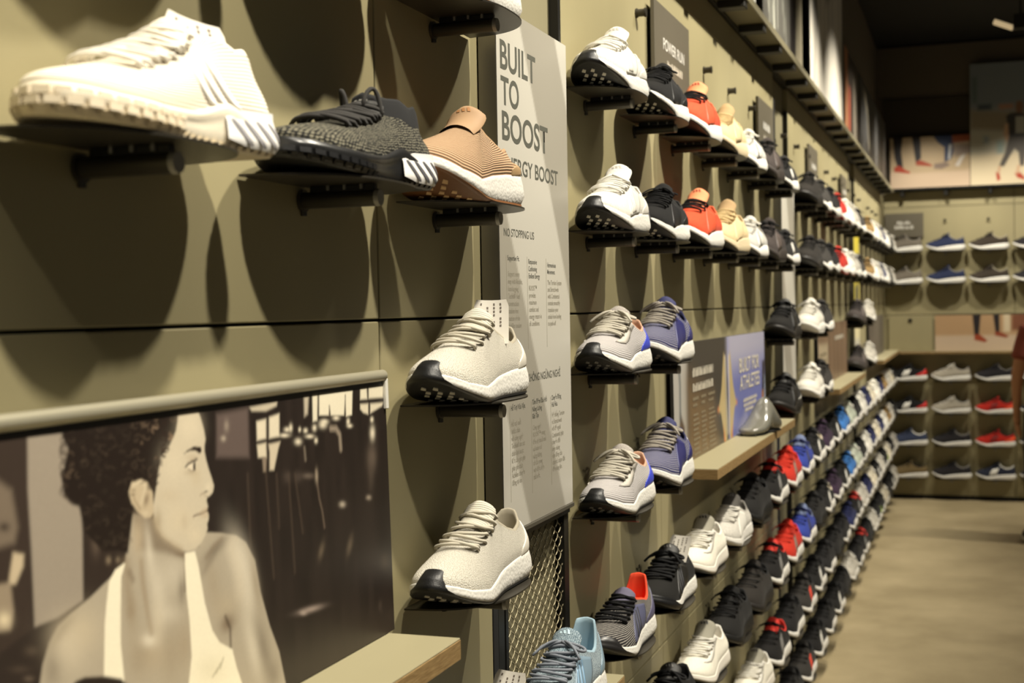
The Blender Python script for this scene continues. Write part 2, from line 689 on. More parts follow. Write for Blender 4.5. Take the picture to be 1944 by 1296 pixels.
def build_shoe(c, hi=True):
    """parts of one shoe: list of (name, mesh, index of the part it belongs to or None). The shoe stands on z=0, toe along +x, centred on x."""
    last = Last(**c.get('last', {}))
    L = last.p['L']
    N, Mr = (112, 22) if hi else (44, 9)
    parts = []
    X0 = -L / 2

    def put(name, me, par=None):
        me.transform(Matrix.Diagonal((c.get('sx', 1.0), c.get('sy', 1.0), c.get('sz', 1.0), 1)) @ Matrix.Translation((X0, 0, 0)))
        parts.append((name, me, par))
        return len(parts) - 1

    F_ = np.linspace(0, 2, N, endpoint=False)
    T_ = np.linspace(0, 1, Mr)
    # upper
    Fg, Tg = np.meshgrid(np.append(F_, 2.0 - 1e-9), T_, indexing='ij')
    P = last.S(Fg, Tg)
    V, Fc = loft(P, False)
    i_up = put('upper', mesh('upper', V, Fc, c['upper'], True, surf_uv(P)))
    # lining, rim and insole
    x, y, z = last.collar(F_)
    cx, cy = (last.p['xb'] + last.p['xf']) / 2, 0.0
    r = np.sqrt((x - cx) ** 2 + (y - cy) ** 2) + 1e-9
    ix, iy = (cx - x) / r, (cy - y) / r
    rings = []
    cf = c.get('cuff', 0.0)
    prof = ((0, 0), (.0012, .0022), (.0035, .0030), (.0058, .0012), (.0065, -.006))
    if cf:      # a sock cuff that stands up out of the collar
        prof = ((-.0012, -.004), (-.0008, 0), (.0008, cf * .5), (.0022, cf * .9), (.0036, cf + .001), (.0052, cf * .9), (.0065, -.004))
    for d, dz in prof:
        rings.append(np.stack([x + ix * d, y + iy * d, z + dz], -1))
    rings.append(np.stack([x + ix * .007, y + iy * .006, np.full_like(x, .058) + .1 * (z - .075)], -1))
    rings.append(np.stack([x + ix * .004, y + iy * .004, np.full_like(x, .050)], -1))
    P = np.stack(rings, 1)
    V, Fc = loft(P, True)
    nv = len(V)
    V = np.vstack([V, [[cx, 0, .049]]])
    m_ = P.shape[1]
    Fc += [(i * m_ + m_ - 1, ((i + 1) % N) * m_ + m_ - 1, nv) for i in range(N)]
    put('collar_lining', mesh('collar_lining', V, Fc, c.get('lining', c['upper']), True))
    # midsole
    vv = np.array([.06, .10, .2, .35, .52, .7, .85, .95, 1.0, 1.06]) if hi else np.array([.06, .12, .35, .7, 1.0, 1.06])
    Fg, Vg = np.meshgrid(F_, vv, indexing='ij')
    P = last.M(Fg, Vg)
    if c.get('wavy'):      # sculpted foam: sweeping ridge along the side
        h = np.where(Fg <= 1, Fg, 2 - Fg)
        nx, ny = last.nrm(Fg)
        rid = .0035 * np.exp(-((Vg - .9 + .5 * np.abs(h - .5)) / .14) ** 2) * np.where((h > .1) & (h < .95), 1, 0)
        P[..., 0] += nx * rid
        P[..., 1] += ny * rid
        up = .012 * np.exp(-((h - .36) / .10) ** 2) * np.clip(Vg, 0, 1)
        P[..., 2] += up
    V, Fc = loft(P, True)
    i_mid = put('midsole', mesh('midsole', V, Fc, c['sole'], True))
    # outsole: bottom skin with edge
    def bottom(f, inset, dz):
        x, y = last.out(f)
        nx, ny = last.nrm(f)
        return np.stack([x + nx * inset, y + ny * inset, last.z0(x) + dz], -1)
    rim = np.stack([bottom(F_, .0012, .0052 if not hi else .0050), bottom(F_, .0022, .0022), bottom(F_, .0005, .0003), bottom(F_, -.003, 0)], 1)
    V, Fc = loft(rim, True, flip=False)
    V = list(map(tuple, V))
    base = len(V)
    hN = N // 2
    K = 5
    for i in range(1, hN):
        a, b = np.array(V[i * 4 + 3]), np.array(V[(N - i) * 4 + 3])
        for k in range(1, K):
            V.append(tuple(a + (b - a) * k / K))

    def bi(i, k):
        if k == 0:
            return i * 4 + 3
        if k == K:
            return (N - i) * 4 + 3
        return base + (i - 1) * (K - 1) + (k - 1)
    for i in range(1, hN - 1):
        for k in range(K):
            Fc.append((bi(i, k), bi(i + 1, k), bi(i + 1, k + 1), bi(i, k + 1)))
    Fc.append([3] + [bi(1, k) for k in range(K + 1)])
    Fc.append([hN * 4 + 3] + [bi(hN - 1, k) for k in range(K, -1, -1)])
    i_out = put('outsole', auto_smooth(mesh('outsole', V, Fc, c['outsole'], True), 50))
    # lugs / openings of the web under the forefoot
    if c.get('holes') is not None and hi:
        B = MB()
        for r_ in range(15):
            xx = .075 + r_ * .0145
            wl = np.interp(xx, [.05, .13, .20, .25, .29], [.024, .022, .034, .031, .014])
            n_ = max(2, int(wl * 2 / .016))
            for k in range(n_):
                yy = (k - (n_ - 1) / 2 + (.25 if r_ % 2 else -.25)) * .0165
                if abs(yy) > wl:
                    continue
                if .145 < xx < .165:
                    continue
                q = []
                for a_, b_ in ((.0052, 0), (.002, .0046), (-.0052, .0012), (-.002, -.0046)):
                    zz = float(last.z0(np.array(xx + a_)))
                    q.append((xx + a_, yy + b_, zz - .0009))
                q2 = [(p_[0], p_[1], p_[2] + .0012) for p_ in q]
                B.add(q + q2, [(3, 2, 1, 0), (0, 1, 5, 4), (1, 2, 6, 5), (2, 3, 7, 6), (3, 0, 4, 7)])
        put('sole_web', B.build('sole_web', c['holes']), i_out)
    # toe bumper
    if c.get('toe') is not None:
        d = c.get('toe_d', .115)
        fs = np.linspace(1 - d, 1 + d, 25 if hi else 9)
        e = np.abs((fs - 1) / d)
        top = c.get('toe_t', .30) * np.clip(1 - e ** 2.6, 0, 1)
        rows = []
        for v in (.02, .3, .6, .9):
            q = last.M(fs, np.full_like(fs, v))
            nx, ny = last.nrm(fs)
            q[:, 0] += nx * .0014
            q[:, 1] += ny * .0014
            lim = np.clip(1.25 - e * 1.15, 0.12, 1)
            qq = last.M(fs, np.minimum(v, lim))
            qq[:, 0] += nx * .0014
            qq[:, 1] += ny * .0014
            rows.append(qq)
        for k in (.0, .25, .5, .75, 1.0):
            t = top * k
            q = last.So(fs, t, .0022 - .0012 * k)
            lim = np.clip(1.25 - e * 1.15, .12, 1)
            low = last.M(fs, lim)
            low[:, 0] += nx * .0014
            low[:, 1] += ny * .0014
            w = sstep(.30, .55, e)[:, None]
            rows.append(q * (1 - w) + low * w)
        P = np.stack(rows, 1)
        V, Fc = loft(P, False)
        put('toe_bumper', mesh('toe_bumper', V, Fc, c['toe'], True, surf_uv(P)))
    # tread blocks climbing the toe and edge of a training shoe
    if c.get('tread') is not None and hi:
        B = MB()
        for row in range(c.get('tread_rows', 3)):
            nb = 20
            for k in range(nb):
                f0 = .60 + (k + (.5 if row % 2 else 0)) * .82 / nb
                f1 = f0 + .82 / nb * .80
                v0, v1 = .04 + row * .30, .04 + row * .30 + .25
                f_ = np.array([f0, f1, f1, f0])
                v_ = np.array([v0, v0, v1, v1])
                q = last.M(f_, v_)
                nx, ny = last.nrm(f_)
                o1 = np.stack([nx, ny, np.zeros(4)], -1)
                A_, B_ = q + o1 * .0002, q + o1 * .0030
                B_[:, :2] += (B_[:, :2].mean(0) - B_[:, :2]) * .08
                B.add(np.vstack([A_, B_]), [(0, 1, 5, 4), (1, 2, 6, 5), (2, 3, 7, 6), (3, 0, 4, 7), (4, 5, 6, 7)])
        for k in range(46):
            f0 = .10 + k * 1.8 / 46
            f1 = f0 + 1.8 / 46 * .6
            f_ = np.array([f0, f1, f1, f0])
            q = last.M(f_, np.array([.02, .02, .16, .16]))
            nx, ny = last.nrm(f_)
            o1 = np.stack([nx, ny, np.zeros(4)], -1)
            B.add(np.vstack([q, q + o1 * .0028]), [(0, 1, 5, 4), (1, 2, 6, 5), (2, 3, 7, 6), (3, 0, 4, 7), (4, 5, 6, 7)])
        put('tread', B.build('tread', c['tread']), i_out)
    # heel clip with slanted slots (training shoe)
    if c.get('clip') is not None:
        rows = []
        fs = np.linspace(-.38, .38, 61)
        e = np.abs(fs)
        lo_v = np.interp(e, [0, .28, .38], [.10, .18, .34])
        for k in range(9):
            w = k / 8
            v = lo_v + (np.interp(e, [0, .30, .38], [1.20, 1.16, 1.0]) - lo_v) * w
            q = last.M(fs, np.minimum(v, 1.0))
            nx, ny = last.nrm(fs)
            q[:, 0] += nx * .0035
            q[:, 1] += ny * .0035
            q[:, 2] += np.clip(v - 1.0, 0, 1) * .05
            rows.append(q)
        P = np.stack(rows, 1)
        V, Fc = loft(P, False)
        i_clip = put('heel_clip', mesh('heel_clip', V, Fc, c['clip'], True))
        for sgn in (1, -1):
            for k in range(4):
                n_ = 10
                w = np.linspace(.22, .98, n_)
                fm = .075 + k * .062 + .12 * (w - .22)
                hw = .0105 * np.sin(np.pi * np.linspace(.12, .9, n_)) ** .6 + .002
                fa = np.stack([fm - hw, fm, fm + hw], 1) * sgn
                q = last.M(fa, np.repeat(w[:, None], 3, 1))
                nx, ny = last.nrm(fa)
                q[..., 0] += nx * .0043
                q[..., 1] += ny * .0043
                V, Fc = loft(q, False)
                put('slot', mesh('slot', V, Fc, c['clip_slot'], True), i_clip)
    # heel counter
    if c.get('counter') is not None:
        d = c.get('counter_d', .30)
        fs = np.linspace(-d, d, 33 if hi else 11)
        e = np.abs(fs / d)
        tops = c.get('counter_t', .72) * (1 - .75 * e ** 1.6) + .03
        ts = np.linspace(.02, 1, 10 if hi else 5)[None, :] * tops[:, None]
        put('heel_counter', patch(last, fs, ts, .0014, c['counter'], 'heel_counter'))
    # cage over the midfoot
    if c.get('cage') is not None:
        for sgn in (1, -1):
            n_ = 15 if hi else 6
            fs = np.linspace(.40, .70, n_)
            ts = np.linspace(.05, .86, 12 if hi else 5)
            Fg = fs[:, None] + .05 * (ts[None, :] - .4) + .018 * np.sin(ts[None, :] * 3.1) * np.where(fs[:, None] > .55, 1, -1)
            Fg = Fg if sgn > 0 else 2 - Fg
            put('cage', patch(last, Fg if sgn > 0 else Fg[::-1], ts, .0016, c['cage'], 'cage'))
    # three stripes on each side
    if c.get('stripe') is not None:
        f00 = c.get('stripe_f', .50)
        for sgn in (1, -1):
            for k in range(3):
                ts = np.linspace(.14, .80 - .05 * k, 9 if hi else 4)
                fc = f00 + k * c.get('stripe_gap', .058) + c.get('stripe_slope', .16) * (ts - .14)
                w = c.get('stripe_w', .014)
                Fg = np.stack([fc - w, fc, fc + w], 0)
                if sgn < 0:
                    Fg = (2 - Fg)[::-1]
                put('stripe', patch(last, Fg, ts, .0026 if c.get('cage') else .0016, c['stripe'], 'stripe'))
    # eyestay bands either side of the throat
    if c.get('eyestay') is not None:
        for sgn in (1, -1):
            ts = np.linspace(.44, .97, 12 if hi else 5)
            w0 = np.interp(ts, [.44, .97], [.13, .34])
            w1 = np.interp(ts, [.44, .97], [.24, .50])
            Fg = np.stack([1 - w1, 1 - w1 * .5 - w0 * .5, 1 - w0], 0)
            if sgn < 0:
                Fg = (2 - Fg)[::-1]
            put('eyestay', patch(last, Fg, ts, .0018, c['eyestay'], 'eyestay'))
    # tongue
    tl = min(.026, c.get('tongue_len', .020) * .52)
    if tl > 0:
        A = last.S(1.0, .86)
        Bq = last.S(1.0, .995)
        d0 = Bq - A
        d0 /= np.linalg.norm(d0)
        tilt = c.get('tongue_tilt', .35)
        nl, nw = (12, 11) if hi else (5, 5)
        tw = c.get('tongue_w', .024)
        len_ = np.linalg.norm(Bq - A) + tl
        outer, inner = [], []
        for i in range(nl):
            w = i / (nl - 1)
            ang = tilt * w
            d = np.array([d0[0] * math.cos(ang) + d0[2] * math.sin(ang), 0, -d0[0] * math.sin(ang) + d0[2] * math.cos(ang)])
            cpt = A + (d0 * (1 - w * .5) + d * w * .5) * len_ * w
            nrm = np.array([d[2], 0, -d[0]])
            ww = tw * (1 - .35 * max(0, (w - .72) / .28) ** 3) * (.9 + .1 * w)
            ro, ri = [], []
            for k in range(nw):
                u = -1 + 2 * k / (nw - 1)
                drop = .010 * u * u
                edge = max(0, abs(u) - .75) / .25
                th = .0052 * math.sqrt(max(0.02, 1 - edge ** 2)) * (1 if w < .97 else .35)
                base_ = cpt + np.array([0, u * ww, 0]) - nrm * drop + nrm * .001
                ro.append(base_ + nrm * th * .5)
                ri.append(base_ - nrm * th * .5)
            outer.append(ro)
            inner.append(ri[::-1])
        P = np.array([o + i_ for o, i_ in zip(outer, inner)])
        V, Fc = [], []
        m_ = P.shape[1]
        V = P.reshape(-1, 3)
        for i in range(nl - 1):
            for k in range(m_):
                Fc.append((i * m_ + k, i * m_ + (k + 1) % m_, (i + 1) * m_ + (k + 1) % m_, (i + 1) * m_ + k))
        Fc.append([(nl - 1) * m_ + k for k in range(m_)])
        uvt = np.stack([P[..., 1].ravel(), np.repeat(np.linspace(0, len_, nl), m_)], -1)
        i_t = put('tongue', mesh('tongue', V, Fc, c.get('tongue', c['upper']), True, uvt))
        if c.get('logo') is not None:       # three slanted bars on the tongue top
            B = MB()
            for k in range(3):
                for (w0, w1) in ((.80, .93),):
                    i0 = w0 * (nl - 1)
                    pts = []
                    for ww_, uu in ((w0, -.38 + k * .27), (w0, -.22 + k * .27), (w1 - .045 * (2 - k) * .0 - .05 * abs(k - 2) * .5, -.30 + k * .27), (w1 - .05 * abs(k - 2) * .5, -.46 + k * .27)):
                        ii = min(int(ww_ * (nl - 1)), nl - 2)
                        fr = ww_ * (nl - 1) - ii
                        kk = (uu + 1) / 2 * (nw - 1)
                        k0 = min(int(kk), nw - 2)
                        fk = kk - k0
                        O = np.array(outer)
                        p_ = (O[ii, k0] * (1 - fk) + O[ii, k0 + 1] * fk) * (1 - fr) + (O[ii + 1, k0] * (1 - fk) + O[ii + 1, k0 + 1] * fk) * fr
                        pts.append(p_)
                    nn = np.cross(pts[1] - pts[0], pts[3] - pts[0])
                    nn /= np.linalg.norm(nn)
                    if nn[0] < 0:
                        nn = -nn
                    B.add(np.array(pts) + nn * .0007, [(0, 1, 2, 3)])
            put('logo', B.build('logo', c['logo']), i_t)
        tongue_top = P[-1].mean(0)
    # laces
    if c.get('lace') is not None:
        B = MB()
        rows = c.get('lace_rows', 5)
        lr = c.get('lace_r', .0019)
        n_ = 17 if hi else 7
        for k in range(rows):
            w = k / max(1, rows - 1)
            tk = c.get('lace_t0', .58) + (c.get('lace_t1', .93) - c.get('lace_t0', .58)) * w
            dl = .17 + .17 * w
            u = np.linspace(-1, 1, n_)
            for j in range(2 if hi else 1):
                zig = (.030 if (k + j) % 2 else -.030) * (1 if hi else .0)
                f = 1 + dl * u
                t = np.clip(tk + zig * u + j * .018, 0, .985)
                P = last.So(f, t, .0040 + .0030 * np.cos(u * np.pi / 2) - .004 * (np.abs(u) > .97) + .0015 * j)
                B.tube(P, lr, 6 if hi else 4)
        if c.get('bow', True):
            kn = last.So(1.0, min(.985, c.get('lace_t1', .93) + .02), .010)
            for sgn in (1, -1):
                a = np.linspace(0, 1, 16 if hi else 8)
                bl = c.get('bow_len', .038)
                bz = c.get('bow_up', 0.0)
                lx = kn[0] + .010 * np.sin(a * np.pi * 2) - .006 * np.sin(a * np.pi)
                ly = kn[1] + sgn * bl * np.sin(a * np.pi) ** .8
                lz = kn[2] - .014 * np.sin(a * np.pi) + bz * np.sin(a * np.pi)
                B.tube(np.stack([lx, ly, lz], -1), lr, 6 if hi else 4)
                if c.get('ends', True):
                    a = np.linspace(0, 1, 9)
                    B.tube(np.stack([kn[0] + .018 * a + .01 * a * a, kn[1] + sgn * (.006 + .034 * a), kn[2] + .001 - .020 * a * a], -1), lr * .9, 6 if hi else 4)
        if c.get('tall_loops'):
            for sgn, xo, hh in ((1, -.004, .026), (-1, .008, .024)):
                a = np.linspace(0, 1, 26)
                kn = last.So(1.0 - sgn * .36, .90, .003)
                k2 = last.So(1.0 - sgn * .10, .95, .006)
                P = kn * (1 - a)[:, None] + k2 * a[:, None]
                P[:, 2] += hh * np.sin(a * np.pi) ** .55
                P[:, 0] += xo * np.sin(a * np.pi)
                B.tube(P, lr, 6)
        put('laces', B.build('laces', c['lace'], True))
    # heel pull tab
    if c.get('pull') is not None:
        B = MB()
        xh, yh, zh = [float(v) for v in last.collar(np.array(0.0))]
        B.tube([(xh - .001, -.006, zh - .016), (xh - .004, -.006, zh + .002), (xh - .002, -.006, zh + .009), (xh + .003, -.006, zh + .004)], .0016, 6)
        B.tube([(xh - .001, .006, zh - .016), (xh - .004, .006, zh + .002), (xh - .002, .006, zh + .009), (xh + .003, .006, zh + .004)], .0016, 6)
        B.box(xh - .0045, xh + .001, -.007, .007, zh - .014, zh + .009, .001)
        put('pull_tab', auto_smooth(B.build('pull_tab', c['pull'])))
    # paper tag standing out of the collar: base point, half width, length, lean back, turn about the upright
    if c.get('tag') is not None:
        x0, y0_, h0, wd, ln, lean, ta = c['tag_geo']
        ax = np.array([math.cos(ta), math.sin(ta), 0])            # across the tag
        nn = np.array([math.sin(ta), -math.cos(ta), 0])           # its face, before leaning
        up_ = -nn * math.sin(lean) + np.array([0, 0, math.cos(lean)])
        fc_ = nn * math.cos(lean) + np.array([0, 0, math.sin(lean)])
        O_ = np.array([x0, y0_, h0])

        def tp(u, w, o=0.0):
            cut = 1 - .14 * max(0, (w - .85) / .15) ** 2
            return O_ + ax * (u * wd * cut) + up_ * (ln * w) + fc_ * (.005 * (w - .5) ** 2 + .003 * u * u + o)
        P = np.array([[tp(-1 + .5 * k, i / 7) for k in range(5)] for i in range(8)])
        Q = np.array([[tp(-1 + .5 * k, i / 7, -.0006) for k in range(5)] for i in range(8)])
        B = MB()
        V1, F1 = loft(P, False)
        V2, F2 = loft(Q, False, flip=True)
        B.add(V1, F1)
        B.add(V2, F2)
        i_tag = put('price_tag', B.build('price_tag', c['tag'], True))
        B = MB()
        for r_ in range(4):                # printed rows of small marks
            for k in range(7):
                if (k * 7 + r_ * 3) % 5 == 0:
                    continue
                w, u = .40 + .08 * k, -.66 + r_ * .38
                B.add([tp(u, w, .0005), tp(u + .10, w, .0005), tp(u + .10, w + .05, .0005), tp(u, w + .05, .0005)], [(0, 1, 2, 3)])
        put('print', B.build('print', mat('tag_ink', (110, 100, 90))), i_tag)
    return parts


def place_shoe(parts, loc, rz, name, label, cat='shoe', group=None, roll=0.0):
    root = bpy.data.objects.new(name, None)
    COL.objects.link(root)
    root.empty_display_size = .05
    root.location = loc
    root.rotation_euler = (0, 0, rz)
    tag(root, label, cat, group)
    objs = []
    for nm, me, par in parts:
        o = bpy.data.objects.new(nm, me)
        COL.objects.link(o)
        o.parent = root if par is None else objs[par]
        if nm in ('sole_web', 'tread', 'print'):
            o['kind'] = 'stuff'
        objs.append(o)
    return root


# ------------------------------------------------------------------ shoe colourways
def rub(n, c, r=.5):
    return mat('rubber_' + n, c, r, bump=.15, bscale=500)


def lacem(n, a, b):
    return knit('lace_' + n, a, b, 900, 900, .5)


WHT, BLK = (232, 229, 222), (20, 20, 21)
R_WHITE, R_BLACK, R_GUM = rub('white', (228, 225, 217)), rub('black', BLK, .42), rub('gum', (120, 78, 44), .45)
R_GREY = rub('grey', (120, 118, 114))
F_WHITE, F_CREAM = foam('foam_white', (224, 221, 213)), foam('foam_cream', (225, 208, 172))
P_BLACK = mat('overlay_black', (17, 17, 18), .5)
P_WHITE = mat('overlay_white', (214, 211, 202), .5)
L_BLACK, L_WHITE, L_GREY = lacem('black', (16, 16, 17), (28, 28, 29)), lacem('white', (230, 227, 218), (200, 196, 186)), lacem('grey', (196, 190, 176), (160, 154, 140))
LIN_BLACK, LIN_GREY = mat('lining_black', (22, 22, 23), .95), mat('lining_grey', (130, 126, 120), .95)
TAG = mat('tag_paper', (226, 220, 208), .7)


def far(name, up, sole=F_WHITE, up2=None, **k):
    """running shoe of the far rows"""
    up2 = up2 or tuple(int(v * .8) for v in up)
    d = dict(upper=knit('knit_' + name, up, up2, 300, 300, .5), sole=sole, outsole=R_BLACK, lace=L_BLACK, tongue_len=.026, lace_rows=4)
    d.update(k)
    return d


